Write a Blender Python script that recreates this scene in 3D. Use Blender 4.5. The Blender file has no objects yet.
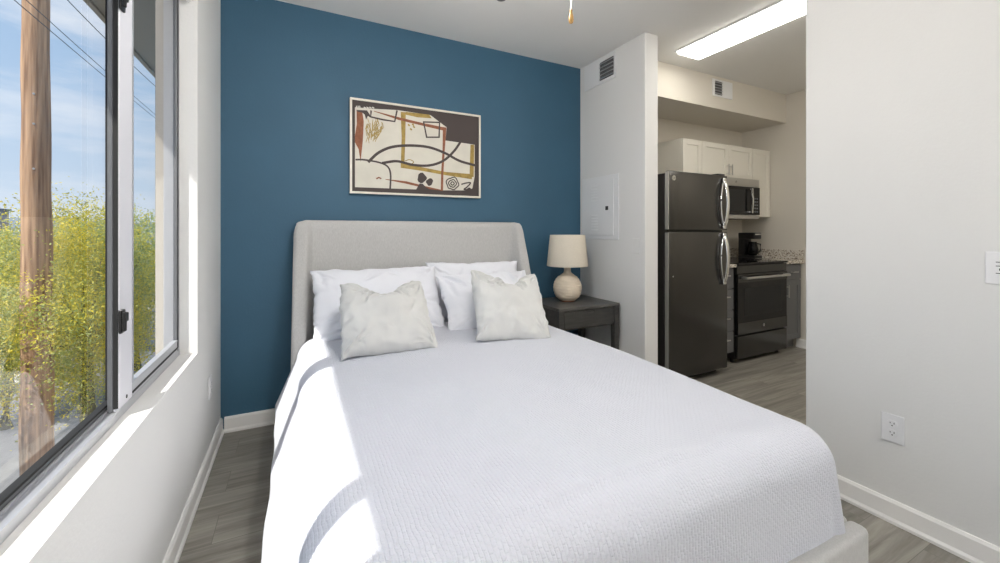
import bpy, bmesh, math, random
import numpy as np
from mathutils import Vector, Matrix, noise
R = math.radians
PI = math.pi
random.seed(7)
sc = bpy.context.scene
C = bpy.context.collection

# ------------------------------------------------------------------ camera
CAM_H = 1.22
FPX = 404.0
YAW = math.atan2(204.0, 404.0)
cd = bpy.data.cameras.new('camera')
cam = bpy.data.objects.new('camera', cd)
C.objects.link(cam)
cam.location = (0, 0, CAM_H)
cam.rotation_euler = (R(90), 0, -YAW)
cd.sensor_width = 36
cd.lens = 36 * FPX / 1000
cd.shift_y = -50.5 / 1000
cd.clip_start = 0.02
cd.clip_end = 500
sc.camera = cam
fw = (math.sin(YAW), math.cos(YAW)); rt = (math.cos(YAW), -math.sin(YAW))
def at(u, v, Y=None, X=None):
    "point of the photograph's pixel u, v on the plane y = Y or x = X"
    k = (u - 500) / FPX
    dx, dy, dz = fw[0] + k * rt[0], fw[1] + k * rt[1], (231 - v) / FPX
    t = Y / dy if Y is not None else X / dx
    return dx * t, dy * t, CAM_H + dz * t

# ------------------------------------------------------------------ look
vs = sc.view_settings
sc.display_settings.display_device = 'sRGB'
vs.view_transform = 'Standard'; vs.look = 'None'; vs.gamma = 1; vs.use_curve_mapping = False
vs.exposure = 0.35

# ------------------------------------------------------------------ sky
W = bpy.data.worlds.new('sky'); sc.world = W; W.use_nodes = True
nt = W.node_tree; nt.nodes.clear()
def nd(nt, typ, **kw):
    n = nt.nodes.new(typ)
    for k, v in kw.items():
        if k in n.inputs: n.inputs[k].default_value = v
        else: setattr(n, k, v)
    return n
tc = nd(nt, 'ShaderNodeTexCoord'); sep = nd(nt, 'ShaderNodeSeparateXYZ')
nt.links.new(tc.outputs['Generated'], sep.inputs[0])
ramp = nd(nt, 'ShaderNodeValToRGB')
e = ramp.color_ramp.elements
e[0].position = 0.0; e[0].color = (.62, .72, .84, 1)
e[1].position = 1.0; e[1].color = (.12, .25, .55, 1)
e2 = ramp.color_ramp.elements.new(.25); e2.color = (.42, .57, .78, 1)
e3 = ramp.color_ramp.elements.new(.55); e3.color = (.27, .44, .70, 1)
nt.links.new(sep.outputs['Z'], ramp.inputs[0])
mp = nd(nt, 'ShaderNodeMapping'); mp.inputs['Scale'].default_value = (1.6, 1.6, 7)
mp.inputs['Rotation'].default_value = (R(8), 0, 0)
nt.links.new(tc.outputs['Generated'], mp.inputs[0])
cn = nd(nt, 'ShaderNodeTexNoise'); cn.inputs['Scale'].default_value = 1.6; cn.inputs['Detail'].default_value = 6
cn.inputs['Roughness'].default_value = .6
nt.links.new(mp.outputs[0], cn.inputs['Vector'])
cr = nd(nt, 'ShaderNodeValToRGB'); cr.color_ramp.elements[0].position = .45; cr.color_ramp.elements[1].position = .75
nt.links.new(cn.outputs['Fac'], cr.inputs[0])
mx = nd(nt, 'ShaderNodeMix', data_type='RGBA')
nt.links.new(cr.outputs[0], mx.inputs[0]); nt.links.new(ramp.outputs[0], mx.inputs[6])
mx.inputs[7].default_value = (.86, .88, .93, 1)
bg = nd(nt, 'ShaderNodeBackground'); bg.inputs['Strength'].default_value = .95
nt.links.new(mx.outputs[2], bg.inputs[0])
wo = nd(nt, 'ShaderNodeOutputWorld'); nt.links.new(bg.outputs[0], wo.inputs[0])

# ------------------------------------------------------------------ sun
sd = bpy.data.lights.new('sun', 'SUN'); sun = bpy.data.objects.new('sun', sd); C.objects.link(sun)
sd.energy = 5.2; sd.angle = R(.6); sd.color = (1, .955, .88)
sun.rotation_euler = Vector((1, .675, -1.52)).to_track_quat('-Z', 'Y').to_euler()

FILL_K = 1.0      # strength of the glow added as fill light
ROOM_FILL = 4.0 * FILL_K
UP_FILL = 72.0 * FILL_K
FAN_FILL = 42.0 * FILL_K
TUBE_LAMP = 9.0

# ------------------------------------------------------------------ helpers
def off(o):
    v = Vector((0, 0, 0))
    while o is not None:
        v = v + o.location; o = o.parent
    return v
def obj(name, bm, mat, parent=None, smooth=False, auto=None, label=None):
    bmesh.ops.recalc_face_normals(bm, faces=bm.faces)
    me = bpy.data.meshes.new(name)
    o = bpy.data.objects.new(name, me)
    C.objects.link(o)
    if parent is not None:
        o.parent = parent
        d = off(parent)
    else:
        co = [v.co for v in bm.verts]
        x = (min(c.x for c in co) + max(c.x for c in co)) / 2; y = (min(c.y for c in co) + max(c.y for c in co)) / 2
        z = min(c.z for c in co)
        d = Vector((x, y, z)); o.location = d
    for v in bm.verts: v.co -= d
    bm.to_mesh(me); bm.free()
    for m in (mat if isinstance(mat, (list, tuple)) else [mat]): me.materials.append(m)
    if smooth or auto is not None:
        for p in me.polygons: p.use_smooth = True
        if auto is not None: me.set_sharp_from_angle(angle=R(auto))
    if label: o['label'] = label
    return o
def thing(name, label, cat, loc, group=None):
    o = bpy.data.objects.new(name, None); C.objects.link(o)
    o.location = loc; o['label'] = label; o['category'] = cat
    o.empty_display_size = .1
    if group: o['group'] = group
    return o
def tag(o, label, cat, group=None, kind=None):
    o['label'] = label; o['category'] = cat
    if group: o['group'] = group
    if kind: o['kind'] = kind
    return o
def struct(name, bm, mat, label, cat, parent=None, **kw):
    o = obj(name, bm, mat, parent, **kw)
    o['kind'] = 'structure'; o['label'] = label; o['category'] = cat
    return o
def new(): return bmesh.new()
def box(bm, x0, x1, y0, y1, z0, z1, bev=0, seg=2):
    r = bmesh.ops.create_cube(bm, size=1)
    vs_ = r['verts']
    for v in vs_:
        v.co = Vector(((x0 + x1) / 2 + v.co.x * (x1 - x0), (y0 + y1) / 2 + v.co.y * (y1 - y0), (z0 + z1) / 2 + v.co.z * (z1 - z0)))
    if bev:
        es = set()
        for v in vs_:
            for ed in v.link_edges: es.add(ed)
        bmesh.ops.bevel(bm, geom=list(es), offset=bev, segments=seg, profile=.5, affect='EDGES')
    return bm
def tube(bm, pts, rad, n=10, caps=True):
    pts = [Vector(p) for p in pts]
    rings = []
    up = Vector((0, 0, 1))
    for i, p in enumerate(pts):
        t = (pts[min(i + 1, len(pts) - 1)] - pts[max(i - 1, 0)]).normalized()
        a = t.cross(up)
        if a.length < .05: a = t.cross(Vector((1, 0, 0)))
        a.normalize(); b = a.cross(t).normalized()
        r = rad[i] if isinstance(rad, (list, tuple)) else rad
        rings.append([bm.verts.new(p + a * r * math.cos(2 * PI * j / n) + b * r * math.sin(2 * PI * j / n)) for j in range(n)])
    for i in range(len(rings) - 1):
        for j in range(n):
            bm.faces.new((rings[i][j], rings[i][(j + 1) % n], rings[i + 1][(j + 1) % n], rings[i + 1][j]))
    if caps:
        bm.faces.new(rings[0]); bm.faces.new(list(reversed(rings[-1])))
    return bm
def lathe(bm, c, prof, n=32, fn=None):
    rings = []
    for (r, z) in prof:
        ring = []
        for j in range(n):
            a = 2 * PI * j / n
            rr = r if fn is None else fn(r, z, a)
            ring.append(bm.verts.new((c[0] + rr * math.cos(a), c[1] + rr * math.sin(a), c[2] + z)))
        rings.append(ring)
    for i in range(len(rings) - 1):
        for j in range(n):
            bm.faces.new((rings[i][j], rings[i][(j + 1) % n], rings[i + 1][(j + 1) % n], rings[i + 1][j]))
    return rings
def close(bm, ring): bm.faces.new(ring)
def text_bm(s, size, depth=.0008):
    cu = bpy.data.curves.new('lettering', 'FONT'); cu.body = s; cu.size = size; cu.extrude = depth
    cu.align_x = 'CENTER'; cu.align_y = 'CENTER'
    o = bpy.data.objects.new('lettering', cu); C.objects.link(o)
    dg = bpy.context.evaluated_depsgraph_get()
    me = bpy.data.meshes.new_from_object(o.evaluated_get(dg))
    b = new(); b.from_mesh(me)
    bpy.data.objects.remove(o); bpy.data.meshes.remove(me); bpy.data.curves.remove(cu)
    return b
def ribbon(bm, pts, w, Y, closed=False):
    "flat painted stroke in the x-z plane at depth Y; w is a width or a list"
    P = [Vector((p[0], p[1])) for p in pts]
    n = len(P); L = []; Rr = []
    for i in range(n):
        if closed: t = P[(i + 1) % n] - P[i - 1]
        else: t = P[min(i + 1, n - 1)] - P[max(i - 1, 0)]
        t.normalize(); nn = Vector((-t.y, t.x))
        ww = (w[i] if isinstance(w, (list, tuple)) else w) / 2
        a = P[i] + nn * ww; b = P[i] - nn * ww
        L.append(bm.verts.new((a.x, Y, a.y))); Rr.append(bm.verts.new((b.x, Y, b.y)))
    for i in range(n if closed else n - 1):
        j = (i + 1) % n
        bm.faces.new((L[i], L[j], Rr[j], Rr[i]))
def spline(pts, n=10):
    out = []
    P = [Vector(p) for p in pts]
    P = [P[0] * 2 - P[1]] + P + [P[-1] * 2 - P[-2]]
    for i in range(1, len(P) - 2):
        for j in range(n):
            t = j / n
            out.append(.5 * ((2 * P[i]) + (-P[i - 1] + P[i + 1]) * t + (2 * P[i - 1] - 5 * P[i] + 4 * P[i + 1] - P[i + 2]) * t * t + (-P[i - 1] + 3 * P[i] - 3 * P[i + 1] + P[i + 2]) * t ** 3))
    out.append(P[-2])
    return out

# ------------------------------------------------------------------ materials
def mat(name, col, rough=.5, metal=0, spec=.5, bump=None, var=None, coat=0, sheen=0):
    m = bpy.data.materials.new(name); m.use_nodes = True
    t = m.node_tree; p = t.nodes['Principled BSDF']
    p.inputs['Base Color'].default_value = (*col, 1); p.inputs['Roughness'].default_value = rough
    p.inputs['Metallic'].default_value = metal; p.inputs['Specular IOR Level'].default_value = spec
    p.inputs['Coat Weight'].default_value = coat; p.inputs['Sheen Weight'].default_value = sheen
    co = nd(t, 'ShaderNodeTexCoord')
    if var:   # (scale, amount) or (scale vector, amount)
        mp = nd(t, 'ShaderNodeMapping'); s = var[0]
        mp.inputs['Scale'].default_value = s if isinstance(s, tuple) else (s, s, s)
        t.links.new(co.outputs['Object'], mp.inputs[0])
        n = nd(t, 'ShaderNodeTexNoise'); n.inputs['Scale'].default_value = 1; n.inputs['Detail'].default_value = 4
        t.links.new(mp.outputs[0], n.inputs['Vector'])
        r = nd(t, 'ShaderNodeValToRGB'); a = var[1]
        r.color_ramp.elements[0].position = .3; r.color_ramp.elements[1].position = .7
        r.color_ramp.elements[0].color = (*[c * (1 - a) for c in col], 1)
        r.color_ramp.elements[1].color = (*[min(1, c * (1 + a)) for c in col], 1)
        t.links.new(n.outputs['Fac'], r.inputs[0]); t.links.new(r.outputs[0], p.inputs['Base Color'])
    if bump:  # (scale, strength, distance)
        mp = nd(t, 'ShaderNodeMapping'); s = bump[0]
        mp.inputs['Scale'].default_value = s if isinstance(s, tuple) else (s, s, s)
        t.links.new(co.outputs['Object'], mp.inputs[0])
        n = nd(t, 'ShaderNodeTexNoise'); n.inputs['Scale'].default_value = 1; n.inputs['Detail'].default_value = 2
        t.links.new(mp.outputs[0], n.inputs['Vector'])
        b = nd(t, 'ShaderNodeBump'); b.inputs['Strength'].default_value = bump[1]; b.inputs['Distance'].default_value = bump[2]
        t.links.new(n.outputs['Fac'], b.inputs['Height']); t.links.new(b.outputs[0], p.inputs['Normal'])
    return m
def emit(name, col, s):
    m = bpy.data.materials.new(name); m.use_nodes = True
    t = m.node_tree; p = t.nodes['Principled BSDF']
    p.inputs['Base Color'].default_value = (.8, .8, .8, 1)
    p.inputs['Emission Color'].default_value = (*col, 1); p.inputs['Emission Strength'].default_value = s
    return m
M = {}
M['wall'] = mat('white_wall_paint', (.73, .727, .715), .75, bump=(90, .25, .0025))
M['ceiling'] = mat('ceiling_paint', (.82, .81, .79), .9, bump=(110, .2, .002))
M['blue'] = mat('blue_wall_paint', (.035, .108, .178), .6, bump=(80, .35, .003), var=(2.2, .05))
M['cream'] = mat('kitchen_wall_paint', (.66, .62, .55), .75, bump=(90, .2, .002))
M['trim'] = mat('white_trim_paint', (.84, .83, .81), .4)
M['alu'] = mat('brushed_aluminium', (.50, .51, .54), .45, .6)
M['alu_dark'] = mat('dark_aluminium', (.16, .165, .175), .5, .4)
M['alu_white'] = mat('pale_aluminium', (.72, .72, .77), .5, .1)
M['black'] = mat('black_plastic', (.012, .012, .013), .35)
M['gasket'] = mat('black_rubber', (.01, .01, .01), .7)
M['steel'] = mat('slate_stainless_steel', (.088, .086, .083), .20, .88, bump=((1, 1, 300), .03, .0005))
M['chrome'] = mat('chrome', (.80, .80, .80), .16, 1)
M['nickel'] = mat('brushed_nickel', (.55, .54, .52), .3, 1)
M['dark_steel'] = mat('dark_fridge_side', (.035, .033, .031), .4, .3)
M['cab_white'] = mat('cream_cabinet_paint', (.72, .69, .62), .45)
M['cab_grey'] = mat('grey_cabinet_paint', (.135, .135, .14), .5)
M['glass_black'] = mat('black_glass', (.005, .005, .006), .08, 0, .3)
M['plate'] = mat('white_plastic', (.80, .80, .81), .35)
M['duct'] = mat('duct_grey', (.10, .10, .10), .7)
M['slot'] = mat('dark_slot', (.03, .03, .03), .6)
M['panel'] = mat('white_painted_metal', (.76, .765, .77), .4)
M['fabric'] = mat('grey_linen_upholstery', (.49, .485, .475), .9, bump=(700, .5, .001), var=((260, 260, 60), .09), sheen=.3)
M['pillow'] = mat('white_pillow_cotton', (.80, .81, .86), .9, bump=(16, .35, .006), sheen=.1)
M['cushion'] = mat('pale_grey_velvet', (.60, .60, .585), .85, bump=(12, .3, .006), var=((5, 5, 5), .04), sheen=.5)
M['sheet'] = mat('white_sheet', (.8, .8, .84), .9)
M['night'] = mat('charcoal_stained_wood', (.042, .041, .038), .42, bump=((20, 160, 160), .2, .0008), var=((8, 60, 60), .25))
M['night_top'] = mat('charcoal_wood_top', (.075, .072, .067), .38, var=((6, 70, 60), .3))
M['shade'] = mat('cream_linen_shade', (.66, .60, .50), .9, bump=(400, .4, .001), var=((120, 120, 300), .06))
M['pot'] = mat('cream_ceramic', (.70, .60, .47), .55, bump=(60, .35, .002), var=(14, .09))
M['pot_foot'] = mat('terracotta_clay', (.26, .075, .04), .6)
M['knob_wood'] = mat('light_pull_wood', (.62, .36, .11), .4)
M['frame_cream'] = mat('cream_picture_frame', (.78, .74, .64), .45)
M['canvas'] = mat('canvas_cream', (.66, .63, .55), .8, bump=(300, .2, .001), var=(9, .05))
M['p_dark'] = mat('canvas_dark_brown', (.070, .055, .052), .8)
M['p_brown'] = mat('rust_paint', (.27, .105, .055), .8, var=(40, .2))
M['p_ochre'] = mat('ochre_paint', (.36, .25, .07), .8, var=(30, .25))
M['p_white'] = mat('white_paint_marks', (.7, .68, .62), .8)
M['blind'] = mat('white_blind_slat', (.82, .82, .80), .4)
M['asphalt'] = mat('asphalt', (.19, .19, .20), .9, var=(3, .12))
M['kerb'] = mat('pale_concrete', (.62, .58, .50), .9, var=(4, .08))
M['gravel'] = mat('desert_gravel', (.34, .27, .19), .95, var=(2.5, .2))
M['stucco'] = mat('exterior_stucco', (.40, .36, .30), .9, bump=(60, .3, .004))
M['eave'] = mat('painted_eave_boards', (.28, .29, .29), .8)
M['bark'] = mat('tree_bark', (.16, .15, .06), .9, bump=(30, .5, .01))
M['far_wall'] = mat('distant_building_wall', (.26, .27, .30), .9)
M['far_win'] = mat('distant_window', (.08, .10, .13), .4)
M['hill'] = mat('hazy_hill', (.20, .24, .27), 1)
M['wire'] = mat('utility_wire', (.05, .06, .08), .6)
M['fan_metal'] = mat('fan_grey_metal', (.12, .12, .12), .35, .8)
M['fan_blade'] = mat('fan_white_blade', (.7, .69, .66), .5)
M['tube'] = emit('lit_diffuser', (1, .97, .90), TUBE_LAMP)
M['fill_lamp_glow'] = emit('fill_lamp_glass', (1, .97, .93), ROOM_FILL)
M['up_fill_glow'] = emit('uplight_fill_glass', (1, .98, .95), UP_FILL)
M['kitchen_fill_glow'] = emit('kitchen_fill_glass', (1, .96, .88), 26)
M['fan_fill_glow'] = emit('fan_bowl_fill', (1, .97, .93), FAN_FILL)

def links(m): return m.node_tree, m.node_tree.nodes['Principled BSDF']
# floor planks
m = mat('grey_vinyl_planks', (.2, .18, .16), .42); t, p = links(m); M['floor'] = m
co = nd(t, 'ShaderNodeTexCoord')
br = nd(t, 'ShaderNodeTexBrick'); br.offset = .37; br.offset_frequency = 2
for k, v in (('Scale', 1), ('Mortar Size', .0012), ('Mortar Smooth', .3), ('Bias', 0), ('Brick Width', 1.22), ('Row Height', .18)): br.inputs[k].default_value = v
br.inputs['Color1'].default_value = (0, 0, 0, 1); br.inputs['Color2'].default_value = (1, 1, 1, 1); br.inputs['Mortar'].default_value = (.5, .5, .5, 1)
t.links.new(co.outputs['Object'], br.inputs['Vector'])
mpp = nd(t, 'ShaderNodeMapping'); mpp.inputs['Scale'].default_value = (1.6, 22, 1)
t.links.new(co.outputs['Object'], mpp.inputs[0])
vadd = nd(t, 'ShaderNodeVectorMath', operation='MULTIPLY_ADD'); vadd.inputs[1].default_value = (31, 17, 9)
t.links.new(br.outputs['Color'], vadd.inputs[0]); t.links.new(mpp.outputs[0], vadd.inputs[2])
gn = nd(t, 'ShaderNodeTexNoise'); gn.inputs['Scale'].default_value = 1; gn.inputs['Detail'].default_value = 7; gn.inputs['Roughness'].default_value = .65; gn.inputs['Distortion'].default_value = .6
t.links.new(vadd.outputs[0], gn.inputs['Vector'])
gr = nd(t, 'ShaderNodeValToRGB')
gr.color_ramp.elements[0].position = .28; gr.color_ramp.elements[0].color = (.130, .120, .102, 1)
gr.color_ramp.elements[1].position = .72; gr.color_ramp.elements[1].color = (.365, .342, .30, 1)
t.links.new(gn.outputs['Fac'], gr.inputs[0])
hv = nd(t, 'ShaderNodeMapRange'); hv.inputs[3].default_value = .88; hv.inputs[4].default_value = 1.08
t.links.new(br.outputs['Color'], hv.inputs[0])
mm = nd(t, 'ShaderNodeMix', data_type='RGBA', blend_type='MULTIPLY'); mm.inputs[0].default_value = 1
t.links.new(gr.outputs[0], mm.inputs[6]); t.links.new(hv.outputs[0], mm.inputs[7])
md = nd(t, 'ShaderNodeMix', data_type='RGBA'); md.inputs[7].default_value = (.15, .138, .12, 1)
t.links.new(br.outputs['Fac'], md.inputs[0]); t.links.new(mm.outputs[2], md.inputs[6]); t.links.new(md.outputs[2], p.inputs['Base Color'])
bb = nd(t, 'ShaderNodeBump'); bb.inputs['Strength'].default_value = .15; bb.inputs['Distance'].default_value = .002
t.links.new(gn.outputs['Fac'], bb.inputs['Height']); t.links.new(bb.outputs[0], p.inputs['Normal'])
# glass: thin pane, clear and mirror-like by its angle
def glass(name, tint):
    m = bpy.data.materials.new(name); m.use_nodes = True; t = m.node_tree; t.nodes.clear()
    tr = nd(t, 'ShaderNodeBsdfTransparent'); tr.inputs[0].default_value = (*tint, 1)
    gl = nd(t, 'ShaderNodeBsdfGlossy'); gl.inputs['Roughness'].default_value = .0; gl.inputs[0].default_value = (1, 1, 1, 1)
    fr = nd(t, 'ShaderNodeFresnel'); fr.inputs[0].default_value = 1.45
    mxs = nd(t, 'ShaderNodeMixShader'); out = nd(t, 'ShaderNodeOutputMaterial')
    t.links.new(fr.outputs[0], mxs.inputs[0]); t.links.new(tr.outputs[0], mxs.inputs[1]); t.links.new(gl.outputs[0], mxs.inputs[2])
    t.links.new(mxs.outputs[0], out.inputs[0])
    return m
M['glass'] = glass('clear_window_glass', (.97, .98, .98))
# granite
m = mat('speckled_granite', (.5, .47, .43), .25); t, p = links(m); M['granite'] = m
co = nd(t, 'ShaderNodeTexCoord')
v1 = nd(t, 'ShaderNodeTexVoronoi'); v1.inputs['Scale'].default_value = 70
n1 = nd(t, 'ShaderNodeTexNoise'); n1.inputs['Scale'].default_value = 75; n1.inputs['Detail'].default_value = 5
t.links.new(co.outputs['Object'], v1.inputs['Vector']); t.links.new(co.outputs['Object'], n1.inputs['Vector'])
r1 = nd(t, 'ShaderNodeValToRGB'); r1.color_ramp.interpolation = 'LINEAR'
r1.color_ramp.elements[0].position = .33; r1.color_ramp.elements[0].color = (.08, .065, .055, 1)
r1.color_ramp.elements[1].position = .56; r1.color_ramp.elements[1].color = (.70, .66, .60, 1)
rr = r1.color_ramp.elements.new(.44); rr.color = (.42, .36, .29, 1)
t.links.new(n1.outputs['Fac'], r1.inputs[0]); t.links.new(r1.outputs[0], p.inputs['Base Color'])
# quilt: rows of small puckers along the cloth's own uv
m = mat('white_puckered_quilt', (.68, .695, .765), .85, sheen=.15); t, p = links(m); M['quilt'] = m
uv = nd(t, 'ShaderNodeUVMap'); uv.uv_map = 'cloth'
nz = nd(t, 'ShaderNodeTexNoise'); nz.inputs['Scale'].default_value = 22; nz.inputs['Detail'].default_value = 2
t.links.new(uv.outputs[0], nz.inputs['Vector'])
ad = nd(t, 'ShaderNodeVectorMath', operation='MULTIPLY_ADD'); ad.inputs[1].default_value = (.012, .012, 0)
t.links.new(nz.outputs['Color'], ad.inputs[0]); t.links.new(uv.outputs[0], ad.inputs[2])
bq = nd(t, 'ShaderNodeTexBrick'); bq.offset = .5
for k, v in (('Scale', 1), ('Mortar Size', .0028), ('Mortar Smooth', 1.0), ('Brick Width', .019), ('Row Height', .0105)): bq.inputs[k].default_value = v
rot = nd(t, 'ShaderNodeMapping'); rot.inputs['Rotation'].default_value = (0, 0, R(90))
t.links.new(ad.outputs[0], rot.inputs[0]); t.links.new(rot.outputs[0], bq.inputs['Vector'])
nz2 = nd(t, 'ShaderNodeTexNoise'); nz2.inputs['Scale'].default_value = 120; nz2.inputs['Detail'].default_value = 3
t.links.new(uv.outputs[0], nz2.inputs['Vector'])
mth = nd(t, 'ShaderNodeMath', operation='MULTIPLY_ADD'); mth.inputs[1].default_value = -1.0
t.links.new(bq.outputs['Fac'], mth.inputs[0])
mt2 = nd(t, 'ShaderNodeMath', operation='MULTIPLY'); mt2.inputs[1].default_value = 1.5
t.links.new(nz2.outputs['Fac'], mt2.inputs[0]); t.links.new(mt2.outputs[0], mth.inputs[2])
bq2 = nd(t, 'ShaderNodeBump'); bq2.inputs['Strength'].default_value = .55; bq2.inputs['Distance'].default_value = .004
t.links.new(mth.outputs[0], bq2.inputs['Height']); t.links.new(bq2.outputs[0], p.inputs['Normal'])
# wooden pole
m = mat('weathered_pole_wood', (.3, .2, .13), .9); t, p = links(m); M['pole'] = m
co = nd(t, 'ShaderNodeTexCoord'); mpp = nd(t, 'ShaderNodeMapping'); mpp.inputs['Scale'].default_value = (26, 26, 1.2)
t.links.new(co.outputs['Object'], mpp.inputs[0])
n1 = nd(t, 'ShaderNodeTexNoise'); n1.inputs['Scale'].default_value = 1; n1.inputs['Detail'].default_value = 6
t.links.new(mpp.outputs[0], n1.inputs['Vector'])
r1 = nd(t, 'ShaderNodeValToRGB')
r1.color_ramp.elements[0].position = .3; r1.color_ramp.elements[0].color = (.19, .10, .055, 1)
r1.color_ramp.elements[1].position = .68; r1.color_ramp.elements[1].color = (.56, .36, .22, 1)
t.links.new(n1.outputs['Fac'], r1.inputs[0]); t.links.new(r1.outputs[0], p.inputs['Base Color'])
b1 = nd(t, 'ShaderNodeBump'); b1.inputs['Strength'].default_value = .6; b1.inputs['Distance'].default_value = .01
t.links.new(n1.outputs['Fac'], b1.inputs['Height']); t.links.new(b1.outputs[0], p.inputs['Normal'])
# leaves, with yellow blossom in large clumps
def leaf_mat(name, greens, yellow, thr):
    m = mat(name, greens, .7); t, p = links(m)
    co = nd(t, 'ShaderNodeTexCoord')
    n1 = nd(t, 'ShaderNodeTexNoise'); n1.inputs['Scale'].default_value = 1.3; n1.inputs['Detail'].default_value = 3
    n2 = nd(t, 'ShaderNodeTexNoise'); n2.inputs['Scale'].default_value = 14; n2.inputs['Detail'].default_value = 1
    t.links.new(co.outputs['Object'], n1.inputs['Vector']); t.links.new(co.outputs['Object'], n2.inputs['Vector'])
    a = nd(t, 'ShaderNodeMath', operation='ADD'); t.links.new(n1.outputs['Fac'], a.inputs[0]); t.links.new(n2.outputs['Fac'], a.inputs[1])
    r = nd(t, 'ShaderNodeValToRGB'); r.color_ramp.elements[0].position = thr - .07; r.color_ramp.elements[1].position = thr + .07
    r.color_ramp.elements[0].color = (*greens, 1); r.color_ramp.elements[1].color = (*yellow, 1)
    h = nd(t, 'ShaderNodeMath', operation='MULTIPLY'); h.inputs[1].default_value = .5
    t.links.new(a.outputs[0], h.inputs[0]); t.links.new(h.outputs[0], r.inputs[0]); t.links.new(r.outputs[0], p.inputs['Base Color'])
    tl = nd(t, 'ShaderNodeBsdfTranslucent'); t.links.new(r.outputs[0], tl.inputs[0])
    ms = nd(t, 'ShaderNodeMixShader'); ms.inputs[0].default_value = .35
    out = t.nodes['Material Output']
    t.links.new(p.outputs[0], ms.inputs[1]); t.links.new(tl.outputs[0], ms.inputs[2]); t.links.new(ms.outputs[0], out.inputs[0])
    return m
M['leaf_yellow'] = leaf_mat('green_leaves_yellow_blossom', (.33, .40, .12), (.84, .70, .07), .51)
M['leaf_green'] = leaf_mat('pale_green_leaves', (.35, .43, .19), (.64, .61, .14), .53)

# ------------------------------------------------------------------ the room
XL, XR, YB, YN, H = -.407, 2.235, 2.94, -2.4, 2.69
XC = 2.297      # closet wall face
WY0, WY1, WZ0, WZ1 = .305, 2.30, .655, 2.36
XO = -.53
KX1, KY1, KY0 = 4.72, 2.98, -.4
struct('floor', box(new(), XO, KX1 + .1, YN - .1, KY1 + .1, -.06, 0), M['floor'], 'grey wood-look vinyl plank floor running through bedroom and kitchen', 'floor')
struct('ceiling', box(new(), XO, KX1 + .1, YN - .1, KY1 + .1, H, H + .08), M['ceiling'], 'off-white textured ceiling over bedroom and kitchen', 'ceiling')
b = new()
box(b, XO, XL, WY1, YB, 0, H); box(b, XO, XL, YN, -2.1, 0, H); box(b, XO, XL, -.35, WY0, 0, H); box(b, XO, XL, -2.1, -.35, 0, WZ0); box(b, XO, XL, -2.1, -.35, WZ1, H); box(b, XO, XL, WY0, WY1, 0, WZ0); box(b, XO, XL, WY0, WY1, WZ1, H)
struct('wall_left', b, M['wall'], 'white wall with the deep window recess, left of the bed', 'wall')
struct('wall_back', box(new(), XO, XC + .133, YB, YB + .1, 0, H), M['blue'], 'deep blue accent wall behind the headboard', 'wall')
struct('wall_closet', box(new(), XC, XC + .133, 2.176, YB, 0, H, .006), M['wall'], 'short white wall beside the nightstand, holding the breaker panel', 'wall')
struct('wall_right', box(new(), XR, XR + .125, YN, 1.096, 0, H, .006), M['wall'], 'large plain white wall at the right of the bed', 'wall')
struct('wall_front', box(new(), XO, KX1 + .1, YN - .1, YN, 0, H), M['wall'], 'white wall behind the camera', 'wall')
struct('wall_kitchen_back', box(new(), XC + .133, KX1 + .1, KY1, KY1 + .1, 0, H), M['cream'], 'cream kitchen wall behind the cabinets', 'wall')
struct('wall_kitchen_right', box(new(), KX1, KX1 + .1, KY0, KY1, 0, H), M['cream'], 'cream wall at the right end of the kitchen', 'wall')
struct('wall_kitchen_front', box(new(), XR + .125, KX1 + .1, KY0 - .1, KY0, 0, H), M['cream'], 'cream kitchen wall facing the cabinets', 'wall')
struct('wall_soffit', box(new(), XC + .133, KX1, 2.50, KY1, 2.385, H), M['cream'], 'boxed cream soffit above the kitchen cabinets', 'soffit')

def baseboard(name, p0, p1, n, label, h=.09):
    "p0-p1 along the wall foot, n = inward normal"
    b = new(); p0 = Vector((*p0, 0)); p1 = Vector((*p1, 0)); n = Vector((*n, 0))
    prof = [(0, 0), (.020, 0), (.020, .012), (.013, .022), (.012, h - .012), (.006, h), (0, h)]
    r0 = [b.verts.new(p0 + n * a + Vector((0, 0, z))) for a, z in prof]; r1 = [b.verts.new(p1 + n * a + Vector((0, 0, z))) for a, z in prof]
    for i in range(len(prof)):
        j = (i + 1) % len(prof); b.faces.new((r0[i], r0[j], r1[j], r1[i]))
    b.faces.new(r0); b.faces.new(r1)
    return struct(name, b, M['trim'], label, 'baseboard')
baseboard('baseboard_left', (XL, YN), (XL, YB), (1, 0), 'white baseboard under the window')
baseboard('baseboard_back', (XL + .02, YB), (XC - .02, YB), (0, -1), 'white baseboard along the blue wall', .093)
baseboard('baseboard_closet', (XC, 2.19), (XC, YB), (-1, 0), 'white baseboard behind the nightstand')
baseboard('baseboard_right', (XR, YN), (XR, 1.09), (-1, 0), 'white baseboard along the plain right wall', .095)
baseboard('baseboard_kitchen_right', (KX1, KY0), (KX1, 2.395), (-1, 0), 'white baseboard at the right end of the kitchen')
baseboard('baseboard_front', (XL + .02, YN), (XR - .02, YN), (0, 1), 'white baseboard behind the camera')

# ------------------------------------------------------------------ window
win = thing('window_1', 'wide aluminium sliding window with a pole and yellow trees outside', 'window', (-.53, 1.32, WZ0)); win['kind'] = 'structure'
b = new()
g = .001
FX0, FX1 = -.5285, -.474
box(b, FX0, FX1, WY0 + g, WY1 - g, WZ0 + g, WZ0 + .018)      # bottom track
box(b, -.480, -.474, WY0 + g, WY1 - g, WZ0 + .018, WZ0 + .026)
box(b, -.508, -.505, WY0 + g, WY1 - g, WZ0 + .018, WZ0 + .026)

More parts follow.
